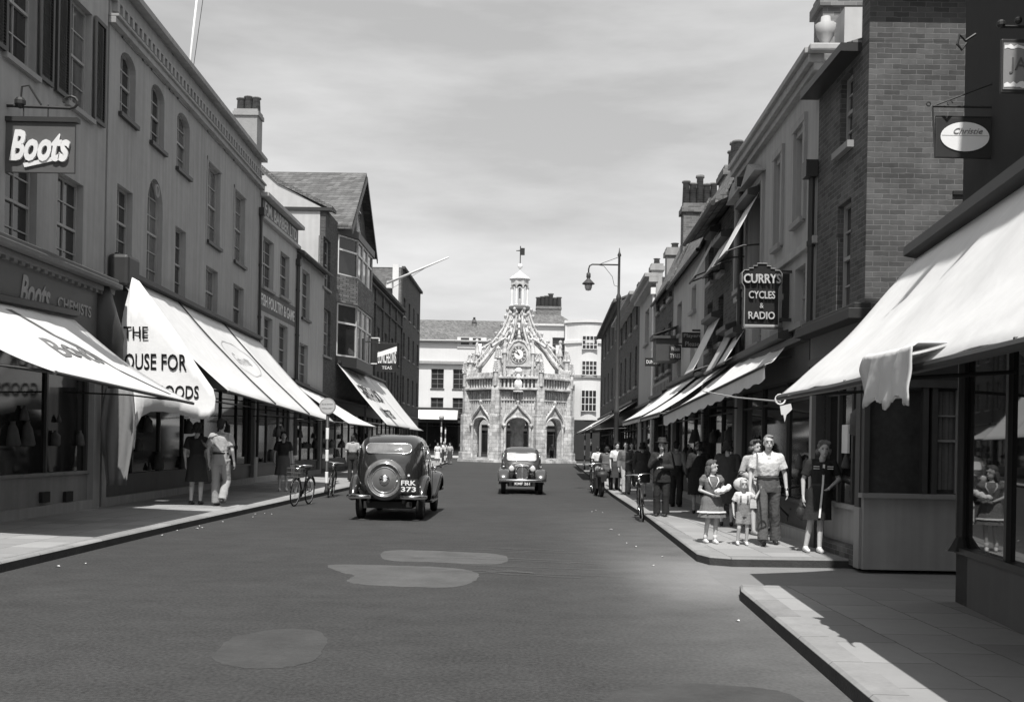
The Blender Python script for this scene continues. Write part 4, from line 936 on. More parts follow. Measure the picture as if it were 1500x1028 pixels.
m = MB(); m.tube([(.1, .4, 2.9), (.1, .2, 3.6), (-.0, .0, 4.9)], [.3, .42, .2], 10); rb = empty('rolled_blind', (-8.6+.05, 20.9, 0), 0, 'dark rolled blind against the wall beside the lettered side curtain', 'blind'); m.build('roll', trim_d, rb, True)
# smaller awnings of the left row
awning(F4, -1.0, F4.L+.6, F4.at(436, 560)[1], 2.3, 2.4, 'plain white awning in front of the small pale rendered house', zt2=F4.at(470, 580)[1], sag=.12, seed=8)
zq = F5.at(498, 532)[1]
awning(F5, F5.L*.25, F6.L*0+F5.L+.3, zq, 2.45, 2.55, 'steep white awning lettered with the outfitters\' name under the bay windows', sag=.08, seed=11,
       texts=[('OUTFITTERS', .34, .15, 3.0, .4, canvas_p, {}), ('GRIFFITH BROS', .42, .45, 6.4, .95, black_t, dict(bold=.03)), ('OUTFITTERS', .46, .78, 4.0, .65, black_t, dict(bold=.02))])
awning(F6, .5, F6.L*.42, zq, 2.4, 2.5, 'plain steep white awning next to the outfitters\' lettered one', sag=.08, seed=12)
awning(F6, F6.L*.5, F6.L*.95, 3.6, 2.5, 1.8, 'low grey awning at the far left shops', sag=.08, seed=14, m=canvas_g)
# awnings of the white square buildings
FB = Fac((bx_(596), YB), (bx_(735), YB)); awning(FB, 1.0, 5.6, 5.4, 4.2, 1.6, 'short white blind on the white building left behind the cross', sag=.1, seed=15)
# near big awning (far corner beyond the corner of the building, front rail droops)
RA = Vector((4.60, 11.6)); FA = Fac(RA, B9)
pA = empty('awning', (RA.x, RA.y, 0), FA.rz, 'huge brilliant white awning with a torn flap, at the right edge of the street', 'awning', 'shop awnings')
LA = FA.L
def pa(u, t, dz=0):
    s = u*LA; w_ = .03*math.sin(s*1.9+2*t)+.018*math.sin(s*4.7-6*t+1)+.02*math.sin(8*t+s)
    drop = 1.62*t + .10*math.sin(PI*t)
    zz = 3.82 - drop + w_*math.sin(PI*min(1, t*1.15)) + .0*s
    if t > .9: zz += -.03*abs(math.sin(s*1.6))
    sk = 0
    return Vector((s+sk, -.02-(1.53+.0*u-.60*max(0, u-.08))*t, zz+dz))
nx, ny = 60, 16; vs = []; fs = []
for dz in (0, -.012):
    for j in range(ny+1):
        for i in range(nx+1): vs.append(pa(i/nx, j/ny, dz))
N_ = (nx+1)*(ny+1)
for j in range(ny):
    for i in range(nx): a = j*(nx+1)+i; fs += [(a, a+1, a+nx+2, a+nx+1), (N_+a, N_+a+nx+1, N_+a+nx+2, N_+a+1)]
for i in range(nx): a = ny*(nx+1)+i; fs.append((a, a+1, N_+a+1, N_+a))
for j in range(ny): a = j*(nx+1); fs.append((a, a+nx+1, N_+a+nx+1, N_+a))
MB().add(vs, fs).build('canvas', canvas, pA, True)
MB().tube([pa(0, 1, -.02), pa(.3, 1, -.03), pa(1, 1, -.02)], .035, 8).build('front_rail', trim_d, pA)
MB().prism([(0, .0, 3.76), (0, -.2, 3.8), (0, -.2, 3.9), (0, .0, 3.98)], (LA, 0, 0)).build('roller_box', trim_d, pA)
for u in (.005, .33, .7): p = pa(u, 1); MB().tube([(p.x, .0, p.z+.1), tuple(p)], .02, 6).build('arm', iron, pA)
# flap: loose torn piece over the rail
sf0, sf1 = 4.1, 5.2; vs = []; fs = []; nx, ny = 30, 20
for j in range(ny+1):
    for i in range(nx+1):
        s = sf0+(sf1-sf0)*i/nx - .04*(j/ny) - (.10*(1-i/nx))*(j/ny); t = j/ny; p = pa(s/LA, .93, .03)
        z = p.z - max(0, t-.25)*.50; q_n = mnoise.noise(Vector((i*.22+j*.05, j*.03, 3))) + .35*mnoise.noise(Vector((i*.45+j*.15, j*.10, 9))); y = p.y - .20*min(1, t/.3) - .07*q_n*min(1, t*2)
        if j == ny: z -= .03*math.sin(i*.5)+.02*math.sin(i*1.3)
        vs.append((s, y, z))
for j in range(ny):
    for i in range(nx): a = j*(nx+1)+i; fs.append((a, a+1, a+nx+2, a+nx+1))
o = MB().add(vs, fs).build('torn_flap', canvas, pA, True); q_ = o.modifiers.new('s', 'SOLIDIFY'); q_.thickness = .01
# cycle shop awning and blinds on the right
sq = F7r.at(1165, 485); FS = F7r
awc, _ = awning(F7r, .3, sq[0]-.1, 3.45, 2.3, 1.55, 'ragged sagging white awning over the cycle shop, below the stepped sign', sag=.14, zt2=sq[1]-.05, zb2=sq[1]-.55, pr2=.45, seed=21, val=.28, wrinkle=.03)
awning(F6r, .2, F6r.L-.1, 3.5, 2.35, 1.6, 'white awning beyond the cycle shop', sag=.1, seed=22, val=.1)
awning(F5r, .2, F5r.L-.1, 3.6, 2.4, 1.6, 'low white awning with a pale valance in front of the low pale building', sag=.1, seed=23, val=.15)
awning(F4r, .4, F4r.L-.6, 3.45, 2.5, 1.2, 'grey dull awning half furled in front of the pale lettered board', sag=.08, seed=24, m=canvas_g)
awning(F2r, 1.0, F2r.L-.5, 3.7, 2.3, 2.3, 'striped pale awning in four canvases near the street lamp', nseg=4, sag=.08, seed=25)
awning(F1r, 1.0, F1r.L-2, 3.7, 2.5, 2.0, 'furthest pale awning on the right beside the square', sag=.08, seed=26)
def blind(F, pxt, pyt, pxb, pyb, wd, label, m=canvas, seed=3):
    s, z = F.at(pxt, pyt)
    u = ray(pxb, pyb); # find the outer point at the same station along the street
    P = F.P(s, 0, 0); t = (P.y)/u.y; x = u.x*t; pr = abs(P.x-x); zb = CAMH+u.z*t
    pr = min(max(pr, .3), 2.2)
    awning(F, s-wd, s, z, zb, pr, label, m=m, sag=.03, seed=seed, arms=True, group='blinds on the right-hand upper windows', wrinkle=.004, name='window_blind')
blind(F7r, 1114, 280, 1066, 368, 1.3, 'white blind propped out from the pedimented window, highest on the right', seed=31)
blind(F6r, 1073, 342, 1044, 392, 1.3, 'short white blind on the upper floor of the deep-eaved brick building')
blind(F6r, 1056, 335, 1020, 404, 1.0, 'grey blind on the top floor of the deep-eaved brick building, further one', m=canvas_g)
blind(F6r, 1058, 460, 1016, 543, 1.6, 'long grey and white blind above the far awnings, leaning steeply', m=canvas)
blind(F7r, 1080, 478, 1046, 540, 1.2, 'grey blind leaning left of the stepped sign', m=canvas_g)
blind(F7r, 1092, 482, 1062, 530, 1.0, 'white blind leaning just below and left of the stepped sign')
# =================================================================== SIGNS
def board(name, label, px0, px1, py0, py1, Y, m, th=.06, cat='sign', outline=None):
    a, b = AY(px0, py1, Y), AY(px1, py0, Y); root = empty(name, ((a.x+b.x)/2, Y, a.z), 0, label, cat); w_, h_ = b.x-a.x, b.z-a.z
    if outline: MB().prism([(x*w_/2, 0, z*h_) for x, z in outline], (0, th, 0)).build('board', m, root, bevel=.006)
    else:
        MB().box(-w_/2, w_/2, 0, th, 0, h_).build('board', m, root, bevel=.008)
    return root, w_, h_
# chemist's hanging sign
sg, w_, h_ = board('hanging_sign', "square hanging sign with raised white script, projecting from the chemist's wall", 6, 110, 180, 252, 17.2, mat('sign_grey', .085, .6, .1, 2))
text('Boots', w_*.86, h_*.62, mat('cream_letter', .62, .5, .1, 4), sg, (.02, -.03, h_*.52), shear=.3, bold=.035, ext=.02)
MB().prism([(-w_*.22, -.03, h_*.17), (w_*.3, -.03, h_*.34), (w_*.38, -.03, h_*.42), (w_*.3, -.03, h_*.26), (-w_*.2, -.03, h_*.09)], (0, .02, 0)).build('flourish', MATS['cream_letter'], sg)
MB().box(-w_/2-.03, w_/2+.05, -.04, .1, h_, h_+.08).build('capping', trim_d, sg); m = MB(); m.tube([(-w_/2-.3, .03, h_+.28), (w_*.42, .03, h_+.25)], .025, 8)
m.tube([(w_*.42+.12*math.sin(a*.6), .03, h_+.35-.1*math.cos(a*.6)) for a in range(9)], .022, 6)
m.tube([(-w_*.3, .03, h_+.25), (-w_*.28, .03, h_+.6), (-w_*.18, .03, h_+.62), (0, .03, h_+.3)], .018, 6)
for x in (-w_*.25, w_*.1): m.tube([(x, .03, h_+.05), (x, .03, h_+.3)], .012, 5)
m.ball((-w_*.3, .03, h_+.33), .1, 8); m.build('bracket', iron, sg)
# cycle shop sign
ol = [(-.98,0),(.98,0),(.98,.62),(1.0,.66),(1.14,.72),(1.14,.88),(1.0,.93),(.75,.93),(.75,.96),(.5,.96),(.5,1.0),(.28,1.0),(.28,1.04),(-.28,1.04),(-.28,1.0),(-.5,1.0),(-.5,.96),(-.75,.96),(-.75,.93),(-1.0,.93),(-1.14,.88),(-1.14,.72),(-1.0,.66),(-.98,.62)]
YS = F7r.P(F7r.at(1160, 440)[0], 0, 0).y
sg, w_, h_ = board('hanging_sign', 'stepped black sign with pale neon lettering for cycles and radio, over the right pavement', 1088, 1143, 390, 480, YS, mat('sign_black', .022, .4, .2, 4), .12, outline=ol)
neon = mat('neon_tube', .45, .35, .2, 8)
text('CURRYS', w_*1.02, h_*.15, neon, sg, (0, -.03, h_*.79), bold=.02, ext=.02); text('CYCLES', w_*.72, h_*.12, neon, sg, (0, -.02, h_*.53), bold=.01, ext=.02); text('&', w_*.1, h_*.08, neon, sg, (0, -.02, h_*.36)); text('RADIO', w_*.72, h_*.12, neon, sg, (0, -.02, h_*.2), bold=.01, ext=.02)
MB().tube([(x*w_/2*.96, -.012, z*h_*.985+.012) for x, z in ol+ol[:1]], .009, 5).build('neon_border', mat('tube_grey', .25, .4, .2, 8), sg); MB().box(-w_*.45, w_*.45, -.02, -.004, .03, .055).build('base_strip', neon, sg)
MB().box(w_/2*1.02, w_/2*1.02+.6, .02, .06, h_*.12, h_*.17).box(w_/2*1.02, w_/2*1.02+.6, .02, .06, h_*.9, h_*.94).box(w_/2*1.1+.06, w_/2*1.1+.32, .2, .9, h_*.2, h_*.92).build('bracket', trim_d, sg)
def small_sign(px0, px1, py0, py1, Y, label, lines, bm=None, tm=None, br=1):
    sg, w_, h_ = board('hanging_sign', label, px0, px1, py0, py1, Y, bm or MATS['sign_black'])
    n = len(lines)
    for i, (tx, fw) in enumerate(lines): text(tx, w_*fw, h_*.55/max(1, n*.9) if n > 1 else h_*.42, tm or white_t, sg, (0, -.008, h_*(1-(i+.5)/n)), ext=.003, bold=.01)
    MB().box(min(0, br*w_*1.1), max(0, br*w_*1.1), .0, .05, h_+.03, h_+.08).build('bracket', iron, sg)
    return sg, w_, h_
small_sign(945, 968, 524, 536, 36, 'small black oblong sign with tyre maker\'s name by the bright downpipe', [('DUNLOP', .85)])
small_sign(980, 998, 506, 526, 31, 'square hanging sign lettered for tyres, further of two beside the oriel', [('Wilson', .7), ('TYRES', .85)], tm=canvas_g)
small_sign(999, 1029, 487, 509, 27.5, 'hanging sign with slanted script under a pale cap, beside the oriel', [('Players', .85), ('Please', .7)], tm=grey_t)
small_sign(1014, 1038, 531, 541, 28, 'small sign with three round letters between the blinds', [('A A A', .9)], tm=grey_t)
sg, w_, h_ = small_sign(552, 582, 503, 544, 52, 'hanging sign for luncheons and teas with a pale diagonal band, over the left pavement', [('', .1)] if 0 else [('LUNCHEONS', .9)], br=-1)
MB().add([(-w_*.48, -.01, h_*.5), (w_*.48, -.01, h_*.72), (w_*.48, -.01, h_*.9), (-w_*.48, -.01, h_*.66)], [(0,1,2,3)]).build('diagonal_band', white_t, sg); text('CAFE', w_*.5, h_*.08, white_t, sg, (.1, -.008, h_*.33)) if 0 else None
text('TEAS', w_*.5, h_*.11, white_t, sg, (0, -.008, h_*.14))
sg, w_, h_ = small_sign(630, 662, 545, 556, 88, 'tiny white lettered sign by the far left shops', [('CAFE', .8)], bm=white_t, tm=black_t, br=-1) if 0 else (None, 0, 0)
# oval sign and square sign of the near building
YO = 9.3; sg, w_, h_ = board('hanging_sign', 'white oval sign in an iron frame with worn script, hung from the near right building', 1370, 1456, 173, 231, YO, trim_d, .03)
m = MB(); n_ = 32; m.prism([(w_*.42*math.cos(2*PI*i/n_), -.008, h_*.52+h_*.36*math.sin(2*PI*i/n_)) for i in range(n_)], (0, .006, 0)); m.build('oval_panel', white_t, sg)
text('Christie', w_*.5, h_*.14, grey_t, sg, (w_*.05, -.010, h_*.66), shear=.4); MB().box(-w_*.4, w_*.4, -.0095, -.0085, h_*.54, h_*.55).build('rule_line', grey_t, sg)
m = MB(); m.tube([(-w_*.55, .015, h_+.1), (w_*.62, .015, h_+.1)], .010, 6).tube([(-w_*.55, .015, h_+.1), (w_*.6, .015, h_+.34)], .007, 5).tube([(-w_*.55, .015, h_+.1), (-w_*.49, .015, 0)], .008, 5).tube([(-w_*.62+.02*math.cos(a), .015, h_+.12+.02*math.sin(a)) for a in range(7)], .006, 5).box(-w_*.5, w_*.5, .0, .02, h_, h_+.012); m.tube([(-w_*.25+.025*math.cos(a*.9), .015, h_+.13+.025*math.sin(a*.9)) for a in range(6)], .005, 5); m.build('bracket', iron, sg)
sg, w_, h_ = board('hanging_sign', 'dark framed square sign with pale torn edges at the top right corner', 1466, 1530, 58, 136, 8.0, trim_d, .03)
MB().box(-w_*.46, w_*.46, -.006, -.002, h_*.06, h_*.92).build('panel', grey_t, sg)
m = MB(); random.seed(5)
for base, top in ((.08, .2), (.8, .9)):
    pts = [(-w_*.44, -.009, h_*base)]+[(-w_*.44+w_*.88*i/12, -.009, h_*(base+random.uniform(0, .03))) for i in range(13)]
    up = [(-w_*.44+w_*.88*(12-i)/12, -.009, h_*(top+random.uniform(-.05, .02))) for i in range(13)]; m.prism(pts[1:]+up, (0, .002, 0))
m.build('torn_paper', white_t, sg); text('JA', w_*.4, h_*.3, mat('dim_letter', .10, .6, .1, 5), sg, (-w_*.12, -.008, h_*.5))
MB().tube([(-w_*.5, .015, h_+.1), (w_*.6, .015, h_+.1)], .012, 6).ball((-w_*.5, .015, h_+.12), .035, 8).ball((-w_*.1, .015, h_+.15), .03, 8).build('bracket', iron, sg)
hk = empty('wall_bracket', AY(1409, 60, 9.0), 0, 'small hooked iron bracket high on the near building corner', 'bracket'); MB().tube([(.12, .0, .06), (.03, 0, -.0), (-.02, 0, .05), (-.04, 0, -.03), (0, 0, -.08), (.04, 0, -.02)], .012, 6).build('hook', iron, hk)
# =================================================================== STREET FURNITURE
def striped_post(x, y, label, h=2.2, globe=False, z0=.12, hsign=None, group='striped posts'):
    r = empty('striped_post', (x, y, z0), 0, label, 'post', group)
    MB().lathe([(.075, 0), (.055, .1), (.045, .12), (.045, h)], (0,0,0), 12).build('pole', trim_d, r, True)
    k = .28
    while k < h-.25: MB().lathe([(.047, k), (.0475, k+.02), (.0475, k+.3), (.047, k+.32)], (0,0,0), 12).build('white_band', white_t, r, True); k += .62
    if globe: MB().ball((0,0,h+.15), .17, 14).build('globe', canvas_g, r, True)
    return r
g = G(478, 722, .12); r = striped_post(g.x, g.y, 'striped post carrying a round stop sign, by the leaning bicycle on the left kerb', AY(478, 607, g.y).z-.12)
hh = AY(479, 595, g.y).z-.12
MB().lathe([(.0, 0), (.23, 0), (.235, .01), (.235, .03), (.23, .04), (0.0, .04)], (0, -.07, hh), 24, 'y').build('sign_disc', trim, r); MB().lathe([(.20, 0), (.20, .004)], (0, -.075, hh), 24, 'y').build('sign_face', canvas_g, r)
for i, tx in enumerate(('BUS STOP', 'REQUEST')): text(tx, .32, .035, grey_t, r, (0, -.077, hh+.06-.12*i))
striped_post(AY(646, 660, 62).x, 62, 'tall striped post with a globe, left edge of the square', 2.9, True); striped_post(AY(652, 660, 72).x, 72, 'second striped post behind the globe one at the square', 2.6)
striped_post(AY(866, 640, 50).x, 50, 'striped post on the right kerb, nearest the street lamp', 2.4); striped_post(AY(857, 640, 64).x, 64, 'striped post on the right kerb, nearest the cross', 2.4)
g = G(901, 717, .12); lp = empty('street_lamp', g, 0, 'tall iron lamp post with one curved arm and a bell-shaped lantern, right kerb', 'street lamp')
zt = AY(907, 372, g.y).z-.12; za = AY(905, 388, g.y).z-.12; xl = AY(862, 410, g.y).x-g.x
MB().lathe([(.14, 0), (.13, .5), (.10, .6), (.11, .7), (.085, .85), (.08, 2.6), (.11, 2.65), (.07, 2.75), (.055, zt-1.6), (.085, zt-1.55), (.085, zt-1.45), (.045, zt-1.35), (.04, zt-.1), (.07, zt-.05), (.03, zt+.05), (.01, zt+.2)], (0,0,0), 14).build('pole', mat('lamp_iron', .05, .5, .15, 3), lp, True)
m = MB().tube([(0,0,za), (xl+.12,0,za), (xl+.03,0,za-.05), (xl,0,za-.16), (xl,0,za-.3)], .025, 8).tube([(0,0,zt-.1), (xl*.62,0,za+.02)], .01, 5)
m.tube([(0,0,za-.75), (xl*.15,0,za-.7), (xl*.22,0,za-.4), (xl*.5,0,za-.05), (xl*.75,0,za)], .009, 5); m.build('arm', MATS['lamp_iron'], lp, True)
la = MB().lathe([(.035, 0), (.07, -.03), (.075, -.16), (.05, -.2), (.08, -.24), (.2, -.36), (.22, -.38), (.2, -.40), (.13, -.4)], (xl, 0, za-.28), 16).build('lantern_hood', MATS['lamp_iron'], lp, True)
MB().lathe([(.13, -.4), (.125, -.5), (.09, -.6), (.02, -.62)], (xl, 0, za-.28), 14).build('glass_bowl', canvas_g, la, True)
# awning pole and cord over the far pavement
pr_ = empty('awning_pole', AY(1143, 588, 14.5), 0, 'thin wire stretched between the big awning tip and the cycle shop awning', 'wire'); e = AY(1030, 573, 19.5)-AY(1143, 588, 14.5)
MB().tube([(0,0,0), tuple(e*.5+Vector((0,0,-.03))), tuple(e)], .012, 5).build('wire', canvas_g, pr_); MB().tube([(.07*math.cos(a*PI/6), 0, .03+.07*math.sin(a*PI/6)) for a in range(13)], .012, 6).build('ring', white_t, pr_)
cl = empty('hanging_cloth', AY(1150, 597, 14.3), 0, 'small white cloth scrap dangling under the tip of the big awning', 'cloth'); MB().prism([(-.07,0,.02),(.08,0,.06),(.1,0,-.02),(.02,0,-.1),(.0,0,-.2),(-.02,0,-.1),(-.05,0,-.1)], (0,.02,0)).build('scrap', canvas, cl)
# =================================================================== CARS
def patch(root, tree, pts2, axis, off, name, m, frame=None, dirv=None, n=10, parent=None):
    """lay a sheet of glass on the body: pts2 = rounded outline; cast along axis."""
    cx = sum(p[0] for p in pts2)/len(pts2); cy_ = sum(p[1] for p in pts2)/len(pts2); k = len(pts2); vs = []; fs = []
    def hit(a, b):
        if axis == '-y': o, d = Vector((a, 6, b)), Vector((0, -1, 0))
        elif axis == '+y': o, d = Vector((a, -3, b)), Vector((0, 1, 0))
        elif axis == '-x': o, d = Vector((3, a, b)), Vector((-1, 0, 0))
        else: o, d = Vector((-3, a, b)), Vector((1, 0, 0))
        h = tree.ray_cast(o, d)
        if h[0] is None: return None
        nn = h[1] if h[1].dot(d) < 0 else -h[1]
        return h[0] + nn*off
    rings = []
    for j in range(n+1):
        f_ = j/n
        for (a, b) in pts2:
            p = hit(cx+(a-cx)*f_, cy_+(b-cy_)*f_)
            if p is None: return None
            vs.append(p)
    for j in range(n):
        for i in range(k): fs.append((j*k+i, j*k+(i+1) % k, (j+1)*k+(i+1) % k, (j+1)*k+i))
    g = MB().add(vs, fs).build(name, m, parent or root, True)
    if frame: rim = vs[n*k:]; MB().tube(rim + rim[:1], .014, 6).build('window_trim', frame, g, True)
    return g
def rrect(x0, x1, z0, z1, r=.06, skew=0, n=5):
    o = []
    for cx, cz_, a0 in ((x1-r, z1-r, 0), (x0+r, z1-r, 90), (x0+r, z0+r, 180), (x1-r, z0+r, 270)):
        for i in range(n+1): a = math.radians(a0+90*i/n); o.append((cx+r*math.cos(a)+skew*(cz_-z0), cz_+r*math.sin(a)))
    return o
def car(label, loc, rz, paint, H=1.7, W=.72, plate=('', ''), spare=True, plate_front='', L=3.9):
    root = empty('car', loc, rz, label, 'car', 'black saloon cars on the road')
    kz = H/1.7
    def sect(y0, y1, hw, z, n=28, e=4.2):
        o = []; cy = (y0+y1)/2; ry = (y1-y0)/2
        for j in range(n):
            a = 2*PI*(j+.5)/n; c, s_ = math.cos(a), math.sin(a); o.append((hw*math.copysign(abs(c)**(2/e), c), cy+ry*math.copysign(abs(s_)**(2/e), s_), z*kz))
        return o
    st = [(.12,2.55,W*.86,.36),(.05,2.6,W*.95,.42),(.0,2.62,W*1.0,.6),(-.01,2.62,W*1.03,.8),(.02,2.6,W*1.03,.95),(.04,2.55,W*1.02,1.08),(.08,2.45,W*1.0,1.2),(.14,2.34,W*.975,1.34),(.22,2.22,W*.94,1.47),(.34,2.1,W*.88,1.57),(.50,1.98,W*.78,1.64),(.75,1.8,W*.60,1.685),(1.05,1.6,W*.3,1.70)]
    mb = MB().loft([sect(*q) for q in st])
    body = mb.build('body', paint, root, True, sub=1)
    b2_ = bmesh.new(); b2_.from_mesh(body.data); bmesh.ops.subdivide_edges(b2_, edges=b2_.edges, cuts=1, smooth=1.0); tree = BVHTree.FromBMesh(b2_); b2_.free()
    # bonnet
    rings = []
    for y, hw, zt, zb in ((2.3, W*.78, 1.12, .45), (2.7, W*.62, 1.10, .45), (3.1, W*.48, 1.08, .45), (3.4, W*.38, 1.05, .45), (3.56, W*.32, 1.02, .46)):
        o = []
        for j in range(20):
            a = PI*j/19; c, s_ = math.cos(a), math.sin(a); o.append((hw*math.copysign(abs(c)**.8, c), y, (.75+(zt-.75)*s_**.75)*kz))
        o += [(-hw*.95, y, zb*kz), (hw*.95, y, zb*kz)]; rings.append(o)
    MB().loft(rings).build('bonnet', paint, root, True)
    g = MB(); gr = root
    o = [(W*.30*math.copysign(abs(math.cos(a))**.6, math.cos(a)), (.78+.24*math.sin(a) if math.sin(a) > 0 else .78+.30*math.sin(a))*kz) for a in [2*PI*j/28 for j in range(28)]]
    gl = MB().prism([(x, 3.54, z) for x, z in o], (0, .05, 0)).build('grille', mat('grille_dark', .03, .4, .1, 5), root)
    MB().tube([(x, 3.60, z) for x, z in o+o[:1]], .02, 6).build('grille_surround', chrome, gl, True)
    m = MB()
    for i in range(-5, 6):
        x = i*W*.048; zt = (1.0 - .12*(abs(i)/5)**2.5)*kz; m.box(x-.006, x+.006, 3.59, 3.605, .5*kz, zt)
    m.box(-.014, .014, 3.59, 3.615, .48*kz, 1.02*kz); m.build('grille_bars', chrome, gl)
    # fenders
    for sx in (-1, 1):
        for path, hwid, th, nm, cxo in (([(4.0,.42),(3.98,.6),(3.82,.78),(3.52,.86),(3.2,.80),(2.9,.62),(2.6,.42),(2.4,.34)], .19, .05, 'front_fender', W-.06), ([(1.35,.34),(1.2,.55),(1.0,.76),(.65,.86),(.3,.78),(.08,.58),(-.02,.38)], .11, .05, 'rear_fender', W+.0)):
            rings = []
            for i, (y, z) in enumerate(path):
                a = Vector(path[max(i-1, 0)]); b = Vector(path[min(i+1, len(path)-1)]); t = (b-a).normalized(); nn = Vector((-t.y, t.x)); 
                if nn.y < 0 and abs(nn.y) > .3: nn = -nn
                ctr = Vector((1.0 if nm[0] == 'r' else 3.3, .36)); 
                if (Vector((y, z))-Vector((.65 if nm[0] == 'r' else 3.4, .3))).dot(nn) < 0: nn = -nn
                wd = hwid*(1.0 if 0 < i < len(path)-2 else .8); ring = []
                for j in range(13):
                    a_ = PI*j/12; ring.append((sx*cxo + wd*math.cos(a_), y+nn.x*(.13*math.sin(a_)**.6-.06), (z+nn.y*(.13*math.sin(a_)**.6-.06))*kz))
                for j in range(13):
                    a_ = PI-PI*j/12; ring.append((sx*cxo + (wd-.02)*math.cos(a_), y+nn.x*(.12*math.sin(a_)**.6-.085), (z+nn.y*(.12*math.sin(a_)**.6-.085))*kz))
                rings.append(ring)
            MB().loft(rings).build(nm, paint, root, True, sub=1)
        MB().box(sx*(W-.1), sx*(W+.11), 1.25, 2.55, .30*kz, .35*kz).build('running_board', paint, root, bevel=.012)
        # wheels
        for y, off in ((3.42, W-.06), (.65, W-.08)):
            r_ = .33
            wl = MB().lathe([(.2, -.06), (.26, -.075), (.31, -.07), (r_, -.04), (r_, .04), (.31, .07), (.26, .075), (.2, .06), (.2, -.06)], (sx*off, y, r_), 28, 'x').build('wheel', rubber, root, True)
            MB().lathe([(.0, .0), (.2, .01), (.2, .05*1), (.15, .06), (.1, .045), (.08, .085), (.0, .09)] if sx > 0 else [(.0, -.0), (.2, -.01), (.2, -.05), (.15, -.06), (.1, -.045), (.08, -.085), (.0, -.09)], (sx*off, y, r_), 20, 'x').build('rim', chrome if 0 else mat('wheel_grey', .12, .4, .1, 4), wl, True)
        # headlamps, sidelights
        hl = MB().lathe([(.02, -.2), (.07, -.15), (.10, -.05), (.108, .0), (.108, .02), (.1, .03)], (sx*W*.52, 3.46, .90*kz), 20, 'y').build('headlamp', chrome, root, True)
        MB().lathe([(.095, .03), (.06, .045), (.01, .05)], (sx*W*.52, 3.46, .90*kz), 20, 'y').build('lens', mat('lens', .55, .1, .1, 4), hl, True)
        MB().ball((sx*(W-.05), 3.5, .97*kz), .045, 8, (1, 1.6, 1)).build('sidelight', chrome, root, True)
        # side windows, doors
        ax = '-x' if sx > 0 else '+x'
        patch(root, tree, rrect(.62, 1.22, 1.14*kz, 1.46*kz, .07), ax, .006, 'side_window', carglass, chrome)
        patch(root, tree, rrect(1.3, 1.98, 1.14*kz, 1.46*kz, .06), ax, .006, 'side_window', carglass, chrome)
        for y in (1.26, 2.08): MB().box(sx*(W*1.02), sx*(W*1.035+.004), y-.006, y+.006, .42*kz, 1.1*kz).build('door_seam', black_t, root)
        MB().box(sx*W*1.03, sx*(W*1.03+.04), 1.32, 1.44, .98*kz, 1.0*kz).build('door_handle', chrome, root)
    patch(root, tree, rrect(-W*.66, W*.66, 1.315*kz, 1.50*kz, .085), '+y', .008, 'rear_window', carglass, chrome)
    patch(root, tree, rrect(-W*.74, W*.74, 1.17*kz, 1.475*kz, .07), '-y', .008, 'windscreen', mat('windscreen_glass', .45, .12, .4, 2.5, spec=.9), chrome)
    # bumpers
    for sx in (-1, 1): MB().tube([(sx*W*.42, -.17, .47*kz), (sx*W*.8, -.18, .47*kz), (sx*W*1.08, -.10, .47*kz), (sx*W*1.16, .04, .47*kz)], [.04, .045, .045, .03], 8, flat=(.5, 1)).build('rear_bumper', chrome, root, True)
    MB().tube([(-W*1.15, 3.9, .5*kz), (-W*1.1, 4.02, .5*kz), (-W*.6, 4.12, .5*kz), (0, 4.15, .5*kz), (W*.6, 4.12, .5*kz), (W*1.1, 4.02, .5*kz), (W*1.15, 3.9, .5*kz)], .045, 8, flat=(.5, 1)).build('front_bumper', chrome, root, True)
    for sx in (-1, 1): MB().box(sx*.28, sx*.33, 3.5, 4.1, .42*kz, .48*kz).box(sx*.33, sx*.38, -.14, .3, .36*kz, .42*kz).build('bumper_iron', iron, root)
    MB().box(-W*.7, W*.7, .15, 3.5, .24, .38).build('chassis', black_t, root); MB().tube([(-W+.05, .65, .32), (W-.05, .65, .32)], .04, 8).ball((0, .65, .32), .12, 10).build('axle', iron, root)
    if spare:
        z = .80*kz; sp = MB().lathe([(.05, -.0), (.39, .0), (.42, -.03), (.42, -.13), (.385, -.18), (.34, -.215), (.30, -.20), (.27, -.17), (.255, -.175), (.2, -.20), (.1, -.225), (.0, -.23)], (-.03, .04, z), 40, 'y').build('spare_wheel_cover', mat('cover_paint', .13, .2, .1, 3, coat=.8, spec=.6), root, True)
        for R_, yy in ((.335, -.215), (.255, -.178)): MB().tube([(-.03+R_*math.cos(a*PI/20), .04+yy-.0, z+R_*math.sin(a*PI/20)) for a in range(41)], .017, 6).build('trim_ring', chrome, sp, True)
        MB().lathe([(.11, -.222), (.09, -.24), (.05, -.252), (.0, -.255)], (-.03, .04, z), 20, 'y').build('hub_badge', chrome, sp, True)
    if plate[0]:
        pl = MB().box(W*.40, W*.92, -.20, -.185, .56*kz, .83*kz).build('number_plate', black_t, root)
        text(plate[0], .30, .10, white_t, pl, (W*.66, -.203, .755*kz), bold=.02, name='plate_letters'); text(plate[1], .30, .10, white_t, pl, (W*.66, -.203, .63*kz), bold=.02, name='plate_letters')
        MB().tube([(W*.66, -.1, .86*kz), (W*.66, -.2, .9*kz)], .025, 8).build('plate_lamp', chrome, root)
    if plate_front:
        pl = MB().box(-.27, .27, 4.17, 4.185, .34*kz, .46*kz).build('number_plate', black_t, root)
        text(plate_front, .48, .085, white_t, pl, (0, 4.19, .40*kz), rot=(PI/2, 0, PI), bold=.02, name='plate_letters')
    MB().tube([(-.12, 2.35, 1.16*kz), (-.3, 2.31, 1.22*kz), (-.33, 2.27, 1.4*kz)], .006, 4).build('wiper', iron, root)
    return root
